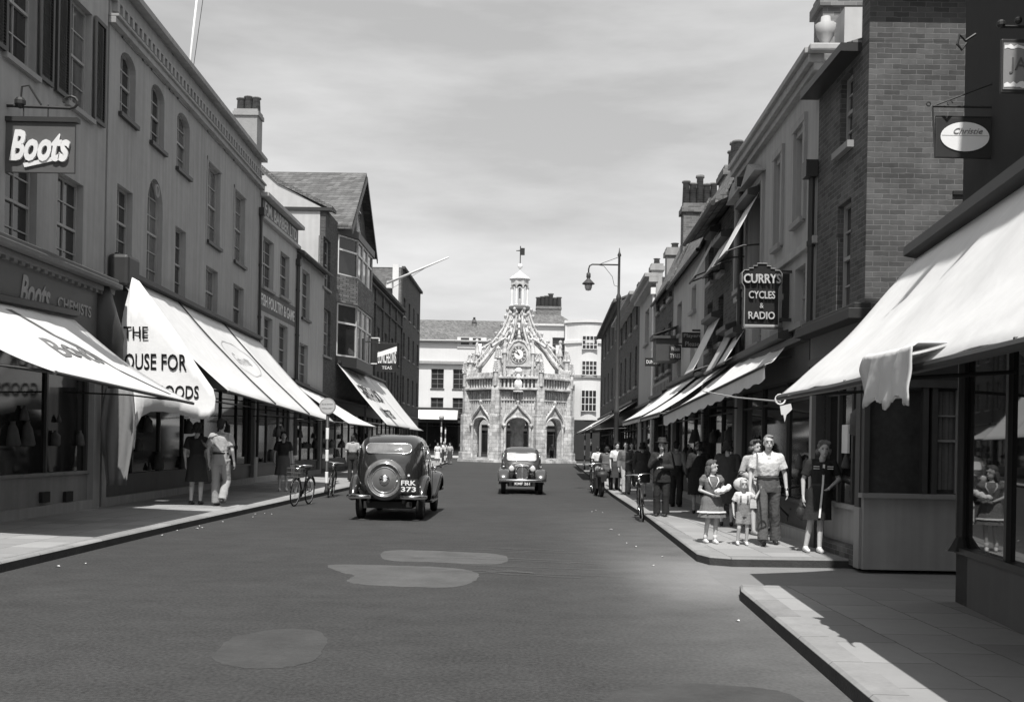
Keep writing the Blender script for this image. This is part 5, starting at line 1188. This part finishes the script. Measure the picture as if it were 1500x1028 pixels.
c1 = car('black saloon driving away, with a round spare wheel cover on its back', (AY(567, 700, 20.75).x, 20.75, 0), math.radians(-1.0), paint1, 1.76, .70, ('FRK', '373'))
c2 = car('dark saloon coming towards the camera with a bright windscreen and upright grille', (AY(763.5, 700, 32.6).x, 32.6+4.1, 0), PI+math.radians(.5), paint2, 1.52, .66, spare=False, plate_front='KMF 261')
# =================================================================== PEOPLE
hair_d = mat('dark_hair', .025, .7, .3, 12); hair_b = mat('fair_hair', .36, .7, .3, 14); hair_m = mat('brown_hair', .07, .7, .3, 12)
def cl(name, v): return mat('cloth_'+name, v, .9, .14, 3, .5)
DEF = dict(hipR=(-.09,0,.92), hipL=(.09,0,.92), kneeR=(-.10,-.02,.50), kneeL=(.10,-.02,.50), ankR=(-.10,.03,.09), ankL=(.10,.03,.09),
           shR=(-.18,0,1.42), shL=(.18,0,1.42), elR=(-.25,.03,1.13), elL=(.25,.03,1.13), wrR=(-.26,-.06,.89), wrL=(.26,-.06,.89), neck=(0,.01,1.47), head=(0,-.015,1.635), toe=(0,-1,0))
def person(label, loc, rz, H=1.74, pose={}, top='shirt', topm=None, bot='trousers', botm=None, hair=None, hairst='short', shoem=None, socks=None, headk=1.0, wide=1.0, vox=.012, group=None, sleeve='short', hem=None, hemw=.24, name='person', skinm=None, headturn=0, hat=False):
    P = {k: Vector(v) for k, v in {**DEF, **pose}.items()}; k_ = H/1.75
    for q in list(P):
        if q not in ('toe',): P[q] = Vector((P[q].x*wide, P[q].y, P[q].z)) if not q.startswith('head') else P[q]
    root = empty(name, loc, rz, label, 'person', group); root.scale = (k_, k_, k_); sk = skinm or skin
    pelv = (P['hipR']+P['hipL'])/2; chest = (P['shR']+P['shL'])/2; up = (chest-pelv); hd = P['head']
    turn = Matrix.Rotation(headturn, 3, 'Z')
    def torso(mb, inf, lo=0.0, hi=1.0, n=20):
        prof = [(-.16,.165,.115),(0,.165,.12),(.18,.155,.11),(.38,.14,.10),(.6,.155,.115),(.8,.168,.12),(.95,.165,.105),(1.03,.12,.085),(1.1,.06,.06)]
        rings = []
        for t, rx, ry in prof:
            if t < lo or t > hi: continue
            c = pelv + up*t; rings.append([(c.x+(rx*wide+inf)*math.cos(2*PI*j/n), c.y+(ry+inf)*math.sin(2*PI*j/n)-(.012 if .5 < t < .9 else 0), c.z) for j in range(n)])
        mb.loft(rings)
    b = MB(); torso(b, -.006)
    def H_(v): return hd + turn @ (Vector(v)*headk)
    b.capsule(P['neck']-Vector((0,0,.04)), H_((0,.01,-.07)), .055, .05)
    b.ball(H_((0,.012,.03)), .098*headk, 16, (.80, 1.0, 1.05)); b.ball(H_((0,-.022,-.045)), .07*headk, 14, (.86, .95, 1.0)); b.ball(H_((0,-.045,-.095)), .035*headk, 10, (1.0, .9, .7))
    b.capsule(H_((0,-.086,.012)), H_((0,-.103,-.026)), .010, .013, 6); b.ball(H_((0,-.085,-.062)), .022*headk, 8, (1.3,.6,.5)); b.ball(H_((0,-.075,.045)), .03*headk, 8, (1.8,.6,.5))
    for s_ in (-1, 1): b.ball(H_((s_*.078,.015,-.01)), .026*headk, 8, (.4,.8,1.2))
    for s_ in 'RL':
        b.capsule(P['sh'+s_], P['el'+s_], .05*wide, .037); b.capsule(P['el'+s_], P['wr'+s_], .038, .025)
        d = (P['wr'+s_]-P['el'+s_]).normalized(); side = Vector((1 if s_ == 'L' else -1, 0, 0)); fw = Vector((0,-1,0)); fw = (fw - d*fw.dot(d)); fw = fw.normalized() if fw.length > .2 else Vector((0,0,1)); nm_ = d.cross(fw).normalized()
        palm = P['wr'+s_] + d*.05; b.capsule(P['wr'+s_]+d*.01+fw*.012, P['wr'+s_]+d*.085+fw*.022, .022, .021); b.capsule(P['wr'+s_]+d*.01-fw*.012, P['wr'+s_]+d*.08-fw*.024, .021, .019)
        inn_ = nm_ * (1 if nm_.dot(-side) > 0 else -1)
        for i, (o_, l_) in enumerate(((.030,.072),(.011,.08),(-.009,.074),(-.028,.058))):
            a = P['wr'+s_]+d*.09+fw*o_; m_ = a + d*l_*.55 + inn_*.008; e_ = m_ + d*l_*.35 + inn_*.025; b.capsule(a, m_, .0095, .009, 6); b.capsule(m_, e_, .009, .0075, 6)
        a = P['wr'+s_]+d*.035+fw*.03; m_ = a+d*.03+fw*.022+inn_*.012; b.capsule(a, m_, .013, .011, 6); b.capsule(m_, m_+d*.032+inn_*.008, .011, .009, 6)
        b.capsule(P['hip'+s_], P['knee'+s_], .085, .056); b.capsule(P['knee'+s_], P['ank'+s_], .056, .036)
        md = P['knee'+s_].lerp(P['ank'+s_], .3)+Vector((0,.018,0)); b.capsule(md, P['knee'+s_].lerp(P['ank'+s_], .55)+Vector((0,.012,0)), .05, .042)
        t_ = P['toe'].normalized(); b.capsule(P['ank'+s_]+Vector((0,0,-.04))-t_*.03, P['ank'+s_]+Vector((0,0,-.055))+t_*.13, .035, .03)
    remesh(b, 'body', sk, root, vox, 3)
    # eyes and mouth
    for s_ in (-1, 1): MB().ball(H_((s_*.034,-.083,.018)), .012*headk, 6, (1.3,.5,.7)).build('eye', mat('eye_dark', .03, .5, .1, 5), root, True)
    MB().ball(H_((0,-.096,-.06)), .02*headk, 8, (1.1,.25,.22)).build('mouth', mat('lip', .17, .6, .1, 5), root, True)
    # clothes
    tm = topm or cl('white', .6); bt = botm or cl('grey', .07)
    lo = {'shirt': .28, 'blouse': .05, 'jacket': -.16, 'dress': .05, 'coat': -.16}[top]
    m = MB(); inf = {'shirt': .016, 'blouse': .014, 'jacket': .034, 'dress': .012, 'coat': .045}[top]
    torso(m, inf, lo, 1.04)
    if top == 'jacket' or top == 'coat':
        c = pelv; n = 20; lo2 = c.z-.13 if top == 'jacket' else c.z-.45; rr = .20 if top == 'jacket' else .25
        m.loft([[(c.x+(rr*wide)*math.cos(2*PI*j/n)*kk, c.y+rr*.72*math.sin(2*PI*j/n)*kk, z) for j in range(n)] for z, kk in ((lo2, 1.04), (c.z+.05, 1.0), (c.z+.2, .9))])
    for s_ in 'RL':
        sh_, el_, wr_ = P['sh'+s_], P['el'+s_], P['wr'+s_]; r1_ = .06+inf*.6
        m.capsule(sh_+Vector((0,0,-.0)), sh_+(P['neck']-sh_)*.6, r1_-.004, .045)
        if sleeve == 'short': m.tube([sh_, sh_.lerp(el_, .35), sh_.lerp(el_, .72)], [r1_, .062+inf*.6, .066+inf*.6], 12)
        elif sleeve == 'puff': m.ball(sh_.lerp(el_, .25), .085, 12); m.tube([sh_.lerp(el_, .4), sh_.lerp(el_, .6)], [.07, .052], 12)
        else: m.capsule(sh_, el_, r1_, .048+inf*.6); m.tube([el_, el_.lerp(wr_, .5), el_.lerp(wr_, .96)], [.048+inf*.6, .043+inf*.6, .040+inf*.5], 12)
    tn = {'shirt': 'shirt', 'blouse': 'blouse', 'jacket': 'jacket', 'dress': 'dress', 'coat': 'coat'}[top]
    remesh(m, tn, tm, root, vox, 3)
    if top in ('shirt', 'blouse', 'jacket'):
        nk = P['neck']; m = MB()
        for s_ in (-1, 1): m.add([(nk.x+s_*.075, nk.y-.02, nk.z+.03), (nk.x+s_*.015, nk.y-.1, nk.z-.06), (nk.x+s_*.07, nk.y-.125, nk.z-.10), (nk.x+s_*.105, nk.y-.05, nk.z-.01)], [(0,1,2,3)])
        m.add([(nk.x+.075*math.cos(a), nk.y+.06*math.sin(a), nk.z+z_) for z_ in (-.0, .035) for a in [PI*i/8 for i in range(9)]], [(i, i+1, 10+i, 9+i) for i in range(8)])
        o = m.build('collar', tm, root, True); q = o.modifiers.new('s', 'SOLIDIFY'); q.thickness = .008
        if top == 'jacket':
            MB().add([(nk.x-.04, nk.y-.135, nk.z-.03), (nk.x+.04, nk.y-.135, nk.z-.03), (nk.x+.01, nk.y-.155, nk.z-.28), (nk.x-.01, nk.y-.155, nk.z-.28)], [(0,1,2,3)]).build('shirt_front', cl('white', .6), root)
    if bot in ('trousers', 'shorts'):
        m = MB(); torso(m, .014, -.2, .40)
        for s_ in 'RL':
            h_, kn, an = P['hip'+s_], P['knee'+s_], P['ank'+s_]
            if bot == 'trousers': m.tube([h_+Vector((0,0,.02)), h_.lerp(kn, .5), kn, kn.lerp(an, .5)+Vector((0,.012,0)), an.lerp(kn, .02)+Vector((0,.0,-.03))], [.108, .094, .083, .082, .088], 14)
            else: m.tube([h_+Vector((0,0,.02)), h_.lerp(kn, .4), h_.lerp(kn, .75)], [.108, .108, .112], 14)
        remesh(m, bot, bt, root, vox, 3)
        c = pelv + up*.30; MB().loft([[(c.x+(.163*wide+.0)*math.cos(2*PI*j/20), c.y+.127*math.sin(2*PI*j/20), c.z+z_) for j in range(20)] for z_ in (-.02, .02)], False).build('belt', leather, root, True)
    else:
        hm = hem if hem is not None else .48; c0 = pelv + up*.30; rings = []; n = 48; kn = (P['kneeR']+P['kneeL'])/2
        for i in range(13):
            t = i/12; z = c0.z + (hm-c0.z)*t; base = .152*wide + (hemw-.152*wide)*t**.75 + (.02*math.sin(PI*min(1, t*2.2)))
            ct = c0.lerp(Vector((kn.x, kn.y*.7, hm)), t)
            rings.append([(ct.x+(base*(1+.07*t*math.sin(j*2*PI/n*9+1.3*math.sin(j)))*math.cos(2*PI*j/n)), ct.y+(base*.78*(1+.07*t*math.sin(j*2*PI/n*9+1.3*math.sin(j)))*math.sin(2*PI*j/n)), z) for j in range(n)])
        sk_ = MB().loft(rings, False).build('skirt', bt, root, True)
        MB().loft([[(c0.x+.162*wide*math.cos(2*PI*j/20), c0.y+.125*math.sin(2*PI*j/20), c0.z+z_) for j in range(20)] for z_ in (-.02, .025)], False).build('belt', leather, root, True)
        root['hemz'] = hm; del root['hemz']
    # shoes and socks
    t_ = P['toe'].normalized()
    for s_ in 'RL':
        a = P['ank'+s_]; m = MB(); m.capsule(a+Vector((0,0,-.045))-t_*.035, a+Vector((0,0,-.058))+t_*.14, .043, .036, 12); m.capsule(a+Vector((0,0,-.02)), a+Vector((0,0,-.05))+t_*.06, .042, .04)
        bx0 = a+Vector((0,0,-.085))
        remesh(m, 'shoe', shoem or leather, root, .012, 2)
        if socks: MB().tube([a+Vector((0,0,-.02)), a.lerp(P['knee'+s_], .22)], [.043, .046], 12).build('sock', socks, root, True)
    # hair
    hm_ = hair or hair_d; m = MB()
    if hairst == 'short': hq = .96 if headk > 1.2 else 1.0; m.ball(H_((0,.03,.055)), .1*headk*hq, 14, (.84, .95, .88)); m.ball(H_((0,.055,-.0)), .088*headk, 12, (.86,.75,1)); m.ball(H_((.02,-.045,.105)), .045*headk*hq**8, 8, (1.2,.9,.6))
    elif hairst == 'wavy':
        m.ball(H_((0,.03,.06)), .105*headk, 14, (.9, 1, .9)); random.seed(4)
        for i in range(16): a = PI*(i/15)*1.25-PI*.125; m.ball(H_((.092*math.cos(a), .045+.055*math.sin(a), -.035+.02*math.sin(i*2.1))), .036*headk, 8)
        for i in range(7): m.ball(H_((-.07+.023*i, -.045+.0*i, .118+.012*math.sin(i*2))), .032*headk, 8)
    elif hairst == 'curls':
        m.ball(H_((0,.03,.06)), .105*headk, 14, (.9, 1, .9)); random.seed(9)
        for i in range(22): a = PI*(i/21)*1.3-PI*.15; m.capsule(H_((.09*math.cos(a), .04+.06*math.sin(a), -.0)), H_((.11*math.cos(a), .045+.07*math.sin(a), -.11-.03*math.sin(i*1.7))), .028*headk, .022*headk, 8)
        m.ball(H_((.03,-.04,.11)), .04*headk, 8)
    remesh(m, 'hair', hm_, root, .010, 2)
    if hat: MB().lathe([(.0,.0),(.165,.0),(.17,.01),(.1,.02),(.098,.09),(.08,.12),(.0,.11)], H_((0,.01,.085)), 20).build('hat', hair_d, root, True)
    return root, P
def at_ground(px, py, z=.12): return G(px, py, z)
V = Vector
whitec, shoew = cl('white', .66), cl('shoe_white', .68)
# man in the open-necked white shirt, walking at the camera
g = at_ground(1123, 797); man, Pm = person('fair man in open white short-sleeved shirt and dark trousers, holding the toddler by the hand', (g.x, g.y, .12), math.radians(-6), 1.67,
    dict(kneeR=(-.09,-.16,.52), ankR=(-.085,-.24,.10), kneeL=(.11,.02,.50), ankL=(.14,.10,.09), elR=(-.25,.02,1.15), wrR=(-.27,-.08,.90), elL=(.25,.02,1.14), wrL=(.27,-.05,.88), shR=(-.17,0,1.41), shL=(.17,0,1.41)), topm=cl('shirt', .62), botm=cl('flannel', .085), hair=mat('sandy_hair', .20, .7, .3, 12), wide=1.08, vox=.009)
wt = MB().lathe([(.034,-.02),(.036,0),(.034,.02)], Pm['wrL']+V((0,0,.02)), 12).build('wristwatch', chrome, man)
MB().add([(-.028,-.118,1.40),(.028,-.118,1.40),(.0,-.14,1.28)], [(0,1,2)]).build('open_neck', skin, man)
# toddler boy
g = at_ground(1088, 798); boy, _ = person('fair-haired toddler boy in dungarees and a pale shirt, held by the hand', (g.x, g.y, .12), math.radians(-4), 1.02,
    dict(shR=(-.17,0,1.33), shL=(.17,0,1.33), neck=(0,.01,1.37), head=(0,-.02,1.575), hipR=(-.09,0,.82), hipL=(.09,0,.82), kneeR=(-.12,-.10,.45), ankR=(-.14,-.02,.10), kneeL=(.10,-.02,.45), ankL=(.10,.04,.09), elR=(-.27,.02,1.08), wrR=(-.26,-.06,.84), elL=(.30,.0,1.22), wrL=(.40,.03,1.40)), topm=cl('pale', .55), bot='shorts', botm=cl('dungaree', .20), hair=mat('blond_hair', .42, .7, .3, 14), hairst='short', shoem=shoew, headk=1.30, vox=.011)
MB().loft([[(.165*math.cos(2*PI*j/20)*1.03, .128*math.sin(2*PI*j/20)*1.05, z) for j in range(20)] for z in (.80, 1.0, 1.14)], False).box(-.11,-.07,-.15,-.13,1.12,1.30).box(.07,.11,-.15,-.13,1.12,1.30).build('bib', cl('dungaree', .20), boy, True)
# girl
g = at_ground(1041, 795); girl, Pg = person('curly-haired girl in a grey puff-sleeved dress with a white hem band, holding a white bundle', (g.x, g.y, .12), math.radians(10), 1.25,
    dict(elR=(-.26,.03,1.14), wrR=(-.05,-.20,1.05), elL=(.27,.0,1.16), wrL=(.14,-.22,1.12), kneeR=(-.08,-.02,.5), kneeL=(.10,-.04,.5), ankR=(-.11,.05,.09), ankL=(.07,-.06,.09)), top='dress', topm=cl('dress_grey', .15), bot='skirt', botm=cl('dress_grey', .15), hair=hair_m, hairst='curls', sleeve='puff', hem=.56, hemw=.30, shoem=shoew, socks=cl('sock', .5), headk=1.16, headturn=math.radians(42), vox=.010)
n = 48; MB().loft([[( (.291+.012*t)*(1+.06*math.sin(j*2*PI/n*9+1.3*math.sin(j)))*1.03*math.cos(2*PI*j/n), -.02+(.291+.012*t)*.78*(1+.06*math.sin(j*2*PI/n*9+1.3*math.sin(j)))*1.03*math.sin(2*PI*j/n), .70-.035*t) for j in range(n)] for t in (0, 1)], False).build('hem_band', white_t, girl, True)
MB().tube([(-.10,-.08,1.43),(-.11,-.14,1.35),(-.04,-.145,1.22)], .012, 6).tube([(.10,-.08,1.43),(.11,-.14,1.35),(.04,-.145,1.22)], .012, 6).tube([(.07*math.cos(a*.6), .01+.065*math.sin(a*.6), 1.45) for a in range(11)], .018, 6).build('dress_trim', white_t, girl, True)
m = MB(); random.seed(2)
for i in range(9): m.ball((.02+.30*i/9, -.25+random.uniform(-.02,.02), 1.10+.12*i/9+random.uniform(-.03,.03)), random.uniform(.05,.075), 9)
bd = empty('bundle', (0,0,0), 0, 'white cloth bundle cradled in the arms of the girl in grey', 'bundle'); bd.matrix_world = Matrix.Translation((g.x, g.y, .12)) @ Matrix.Rotation(math.radians(10), 4, 'Z') @ Matrix.Scale(1.25/1.75, 4); remesh(m, 'cloth', cl('bundle', .7), bd, .012, 2)
# woman behind the man
g = at_ground(1106, 782); w1, _ = person('woman in a pale blouse and light skirt, behind the man in the white shirt', (g.x-.02, g.y, .12), math.radians(14), 1.60,
    dict(kneeR=(-.08,-.1,.5), ankR=(-.09,-.16,.09), ankL=(.12,.08,.1), elR=(-.27,.02,1.16), wrR=(-.12,-.20,1.04)), top='blouse', topm=cl('print', .38), bot='skirt', botm=cl('light_skirt', .42), hair=hair_m, hairst='wavy', sleeve='long', hem=.50, hemw=.22, shoem=mat('tan_shoe', .25, .6, .1, 5), vox=.010, headturn=math.radians(20))
hb = empty('handbag', (g.x-.27, g.y-.12, .12+.86), 0, 'pale rounded shopping bag carried by the woman behind the man', 'bag'); MB().ball((0,0,0), .15, 12, (1,.6,.8)).build('bag_body', cl('bag_pale', .5), hb, True); MB().tube([(-.1,0,.08),(-.04,0,.22),(.05,0,.22),(.1,0,.08)], .01, 6).build('handle', leather, hb)
# woman leaning on the right
g = V((4.40, 14.75, .12)); w2, _ = person('woman in dark dress with white front stripe and white shoes, beside the shop doorway', (g.x, g.y, .12), math.radians(0), 1.58,
    dict(hipR=(-.02,0,.92), hipL=(.16,0,.92), kneeR=(-.09,-.02,.5), kneeL=(.07,-.0,.5), ankR=(-.16,.0,.09), ankL=(.03,-.1,.09), shR=(-.12,0,1.42), shL=(.25,0,1.42), neck=(.07,.01,1.47), head=(.10,-.02,1.63), elR=(-.21,.03,1.14), wrR=(-.22,-.02,.88), elL=(.36,.02,1.16), wrL=(.16,-.18,1.04)), top='dress', topm=cl('navy', .022), bot='skirt', botm=cl('navy', .022), hair=mat('auburn', .13, .7, .3, 12), hairst='wavy', sleeve='short', hem=.52, hemw=.24, shoem=shoew, vox=.010, headturn=math.radians(-8))
MB().add([(.05,-.135,1.40),(.085,-.135,1.40),(.07,-.14,1.1),(.04,-.14,1.1),(.0,-.225,.56),(-.03,-.225,.56)], [(0,1,2,3),(3,2,4,5)]).build('front_stripe', white_t, w2)
for s_ in (-.05, .17): 
    for q in (0, .035): MB().box(s_-.045, s_+.045, -.142, -.132, 1.36-q, 1.372-q).build('pocket_piping', white_t, w2)
hb = empty('handbag', (g.x-.22, g.y-.02, .12+.56), 0, 'dark drawstring handbag hanging from the hand of the leaning woman', 'bag'); remesh(MB().ball((0,0,0), .085, 12, (1,.6,1.25)).capsule((0,0,.1), (.0,0,.18), .04, .03), 'bag_body', leather, hb, .012, 2); MB().tube([(-.02,0,.16),(0,0,.26),(.02,0,.16)], .008, 5).build('handle', leather, hb)
# others, right side
def simple(label, px, py, H, rz=0, **k):
    z = k.pop('z', .12); g = at_ground(px, py, z); k.setdefault('vox', .014); g = V((g.x+k.pop('dx', 0), g.y, z)); return person(label, g, math.radians(rz), H, **k)
dk = cl('dark', .025); dk2 = cl('dark_grey', .05)
simple('woman in a dark coat seen from behind, just behind the curly-haired girl', 1064, 770, 1.60, 165, top='coat', topm=cl('coat_grey', .05), bot='skirt', botm=cl('coat_grey', .05), hair=hair_d, hairst='wavy', sleeve='long', hem=.5, hemw=.25)
simple('man in dark suit and hat, hand at his chin, by the bicycle with white bag', 968, 756, 1.60, -15, pose=dict(elR=(-.26,-.04,1.15), wrR=(-.06,-.18,1.36), elL=(.26,-.02,1.14), wrL=(.04,-.2,1.14)), top='jacket', topm=dk, botm=dk, sleeve='long', hat=True, vox=.012)
simple('man in a light grey shirt seen from behind in the shade of the cycle shop', 990, 742, 1.62, 150, topm=cl('grey_shirt', .28), botm=dk, sleeve='long')
simple('shopper in dark clothes deep in the shade of the cycle shop awning', 1022, 752, 1.58, 170, top='coat', topm=dk, bot='skirt', botm=dk, hairst='wavy', sleeve='long')
simple('man in a grey jacket and pale trousers strolling along the right pavement', 916, 724, 1.60, 5, pose=dict(kneeR=(-.08,-.14,.5), ankR=(-.08,-.2,.1), ankL=(.12,.12,.1), elL=(.26,-.02,1.14), wrL=(.06,-.2,1.10)), top='jacket', topm=cl('suit_grey', .12), botm=cl('pale_trousers', .34), sleeve='long', vox=.012)
simple('woman in a white blouse half hidden behind the strolling man in grey', 903, 718, 1.58, 10, top='blouse', topm=whitec, bot='skirt', botm=dk2, hairst='wavy', sleeve='short')
simple('person in a dark coat just right of the strolling man in grey', 940, 727, 1.58, 175, top='coat', topm=dk2, bot='skirt', botm=dk2, hairst='wavy', sleeve='long')
simple('boy in a white shirt standing with a bicycle at the right kerb', 871, 712, 1.45, 160, topm=whitec, botm=dk, dx=.1)
simple('man in a white shirt farther along the right pavement', 925, 712, 1.60, 0, topm=whitec, botm=dk2)
# rider bending over the motor scooter
g = at_ground(886, 727, 0); sc_r = empty('motorcycle', (g.x-.12, g.y-.3, 0), math.radians(4), 'small dark motorcycle leaning by the right kerb with a man over it', 'motorcycle')
for y in (.1, 1.25):
    wl = MB().lathe([(.24,-.035),(.29,-.05),(.32,-.03),(.32,.03),(.29,.05),(.24,.035)], (0, y, .32), 24, 'x').build('wheel', rubber, sc_r, True); MB().lathe([(.06,-.05),(.06,.05)], (0, y, .32), 10, 'x').build('hub', chrome, wl)
remesh(MB().capsule((0,.45,.82),(0,.1,.84),.12,.1).capsule((0,.55,.8),(0,.95,.86),.13,.1), 'tank', paint2, sc_r, .015); MB().tube([(0,.1,.32),(0,.35,.62),(0,.95,.78),(0,1.25,.32)], .03, 8).tube([(0,.95,.3),(0,.95,.8)], .03, 8).box(-.14,.14,.4,.85,.25,.6).build('frame', iron, sc_r)
MB().tube([(-.32,.8,1.0),(0,1.0,1.04),(.32,.8,1.0)], .016, 8).build('handlebar', chrome, sc_r, True); MB().lathe([(.12,-.36),(.33,-.34),(.36,-.3)], (0,.1,.32), 10,'x').build('mudguard_stay', iron, sc_r) if 0 else None
MB().box(-.09,.09,-.32,-.3,.5,.68).build('rear_plate', black_t, sc_r); remesh(MB().ball((0,-.12,.68),.19,12,(1.1,.7,.75)), 'luggage', leather, sc_r, .015)
simple('man in a brown-grey jacket bending over the motorcycle, seen from behind', 887, 722, 1.62, 172, z=0.0, pose=dict(neck=(0,-.10,1.44), head=(0,-.17,1.58), shR=(-.18,-.08,1.40), shL=(.18,-.08,1.40), elR=(-.26,-.2,1.15), wrR=(-.28,-.42,1.06), elL=(.26,-.2,1.15), wrL=(.28,-.42,1.06), kneeR=(-.15,-.06,.5), kneeL=(.15,-.06,.5), ankR=(-.2,.02,.09), ankL=(.2,.02,.09)), top='jacket', topm=cl('tweed', .10), botm=dk, sleeve='long', vox=.012, dx=.02)
# left side people
simple('man in grey shirt and baggy pale trousers walking away under the long awning', 322, 741, 1.90, 176, pose=dict(kneeR=(-.1,-.1,.5), ankR=(-.1,.16,.16), ankL=(.1,-.06,.09)), topm=cl('shirt_grey', .38), botm=cl('trouser_tan', .30), vox=.012)
simple('dark-haired woman in a dark dress walking away beside the man in baggy trousers', 287, 739, 1.80, 178, top='dress', topm=dk, bot='skirt', botm=cl('skirt_dim', .035), hairst='wavy', hem=.5, vox=.012)
simple('woman in dark top and grey skirt with white shoes, near the left bicycles', 414, 719, 1.70, 20, top='blouse', topm=dk, bot='skirt', botm=cl('skirt_mid', .09), hairst='wavy', hem=.48, shoem=shoew, vox=.012)
simple('person in a pale shirt at the left kerb, partly hidden by the nearer car', 516, 705, 1.70, 180, topm=cl('shirt_pale', .35), botm=dk)
for lb, px, Y, H, tm_, rz in (('woman in a white dress, leftmost of the three people by the square', 641, 78, 1.62, whitec, 0), ('man in a pale shirt, middle one of the three people by the square', 650, 80, 1.74, cl('pale', .55), 20), ('woman in a light blouse, rightmost of the three people by the square', 659, 79, 1.65, cl('print', .38), -20)):
    person(lb, (AY(px, 665, Y).x, Y, .0), math.radians(rz), H, top='dress' if 'woman' in lb else 'shirt', topm=tm_, bot='skirt' if 'woman' in lb else 'trousers', botm=tm_ if 'dress' in lb else dk2, vox=.022, hairst='wavy' if 'woman' in lb else 'short')
person('small figure in dark clothes under the right-hand arch of the market cross', (AY(808, 665, 96).x, 95.5, .05), 0, 1.7, topm=cl('mid', .2), botm=dk, vox=.022)
# =================================================================== BICYCLES
def bicycle(label, loc, rz, lean=8, basket=False):
    r = empty('bicycle', loc, 0, label, 'bicycle', 'bicycles parked at the kerbs'); r.rotation_euler = (0, math.radians(lean), rz)
    for y in (-.52, .52):
        w_ = MB().tube([(0, y+.33*math.cos(2*PI*i/32), .34+.33*math.sin(2*PI*i/32)) for i in range(33)], .018, 6).build('wheel', rubber, r, True)
        MB().tube([(0, y+.30*math.cos(2*PI*i/32), .34+.30*math.sin(2*PI*i/32)) for i in range(33)], .009, 5).build('rim', chrome, w_, True)
        m = MB()
        for i in range(18): a = 2*PI*i/18; m.tube([(0, y, .34), (0, y+.3*math.cos(a), .34+.3*math.sin(a))], .0018, 3)
        m.lathe([(.02,-.04),(.02,.04)], (0,y,.34), 8, 'x').build('spokes', chrome, w_)
        MB().tube([(0, y+.37*math.cos(a), .34+.37*math.sin(a)) for a in [math.radians(20+10*i) for i in range(15)]], .02, 6, flat=(1.2,.5)).build('mudguard', iron, r, True)
    m = MB(); bb, st, hd_, ft = V((0,-.05,.28)), V((0,-.2,.86)), V((0,.36,.86)), V((0,.52,.34)); rw = V((0,-.52,.34)); hb_ = V((0,.40,.70))
    for a, b_ in ((bb,st),(V((0,-.18,.8)),hd_),(bb,hb_),(hd_,hb_)): m.tube([a,b_], .016, 8)
    for s_ in (-.05,.05):
        m.tube([bb+V((s_*.5,0,0)), rw+V((s_,0,0))], .009, 6); m.tube([V((s_*.4,-.18,.8)), rw+V((s_,0,0))], .008, 6); m.tube([hb_+V((s_*.8,0,0)), ft+V((s_,0,0))], .010, 6)
    m.build('frame', iron, r, True)
    MB().tube([(-.28,.16,.99),(-.26,.26,1.0),(-.1,.36,1.0),(0,.35,.98),(.1,.36,1.0),(.26,.26,1.0),(.28,.16,.99)], .012, 8).tube([(0,.36,.84),(0,.35,.99)], .013, 8).build('handlebar', chrome, r, True)
    for s_ in (-1,1): MB().tube([(s_*.28,.14,.99),(s_*.275,.23,.995)], .018, 8).build('grip', rubber, r)
    remesh(MB().capsule((0,-.05,.93),(0,-.24,.93),.03,.075), 'saddle', leather, r, .012); MB().lathe([(.09,-.008),(.09,.008)], (.05,bb.y,bb.z), 16,'x').tube([(.06,bb.y,bb.z),(.06,bb.y+.05,bb.z-.17)], .01, 6).tube([(-.06,bb.y,bb.z),(-.06,bb.y-.05,bb.z+.17)], .01, 6).box(.06,.16,bb.y+.01,bb.y+.09,bb.z-.18,bb.z-.16).box(-.16,-.06,bb.y-.09,bb.y-.01,bb.z+.16,bb.z+.18).build('crank', iron, r)
    MB().lathe([(.02,-.05),(.04,0),(.035,.02)], (0,.5,.9), 10,'y').build('lamp', chrome, r, True)
    if basket:
        m = MB()
        for z in (.72,.82,.92): m.tube([(-.17,.5,z),(.17,.5,z),(.17,.74,z),(-.17,.74,z),(-.17,.5,z)], .008, 5)
        for i in range(8): x = -.17+.34*i/7; m.tube([(x,.5,.72),(x,.5,.92)], .006, 4).tube([(x,.74,.72),(x,.74,.92)], .006, 4)
        m.build('basket', wood, r)
    return r
def bike_at(label, px, py, rz, **k): g = G(px, py, 0); return bicycle(label, (g.x, g.y+.45, .0), math.radians(rz), **k)
bike_at('upright bicycle with a basket at the left kerb, nearer of the two there', 436, 741, 172, lean=-4, basket=True)
bike_at('bicycle leaning on the striped stop post at the left kerb, farther of the two there', 480, 728, 184, lean=-7)
bike_at('bicycle at the right kerb with a white cloth bag hung from its handlebar', 944, 763, 176, lean=6)
g = G(944, 763, 0); bg_ = empty('cloth_bag', (g.x+.28, g.y-.02, .62), 0, 'white cloth bag hanging on the handlebar of the kerbside bicycle', 'bag')
remesh(MB().loft([[(.115*kk*math.cos(2*PI*j/16), .06*kk*math.sin(2*PI*j/16), z) for j in range(16)] for z, kk in ((0,.75),(.03,1),(.2,1),(.33,.8),(.36,.5))]), 'bag_body', cl('bundle', .7), bg_, .012, 2); MB().tube([(-.04,0,.34),(-.02,0,.40),(.02,0,.40),(.04,0,.34)], .007, 5).build('handle', whitec, bg_)
bike_at('far bicycle at the right kerb held by the boy in the white shirt', 869, 722, 178, lean=3)
g = AY(1160, 740, 17.2); bicycle('bicycle for sale standing in the cycle shop doorway, behind the man in the white shirt', (g.x+.05, 17.6, .12), math.radians(60), lean=3)
g = AY(1240, 800, 15)
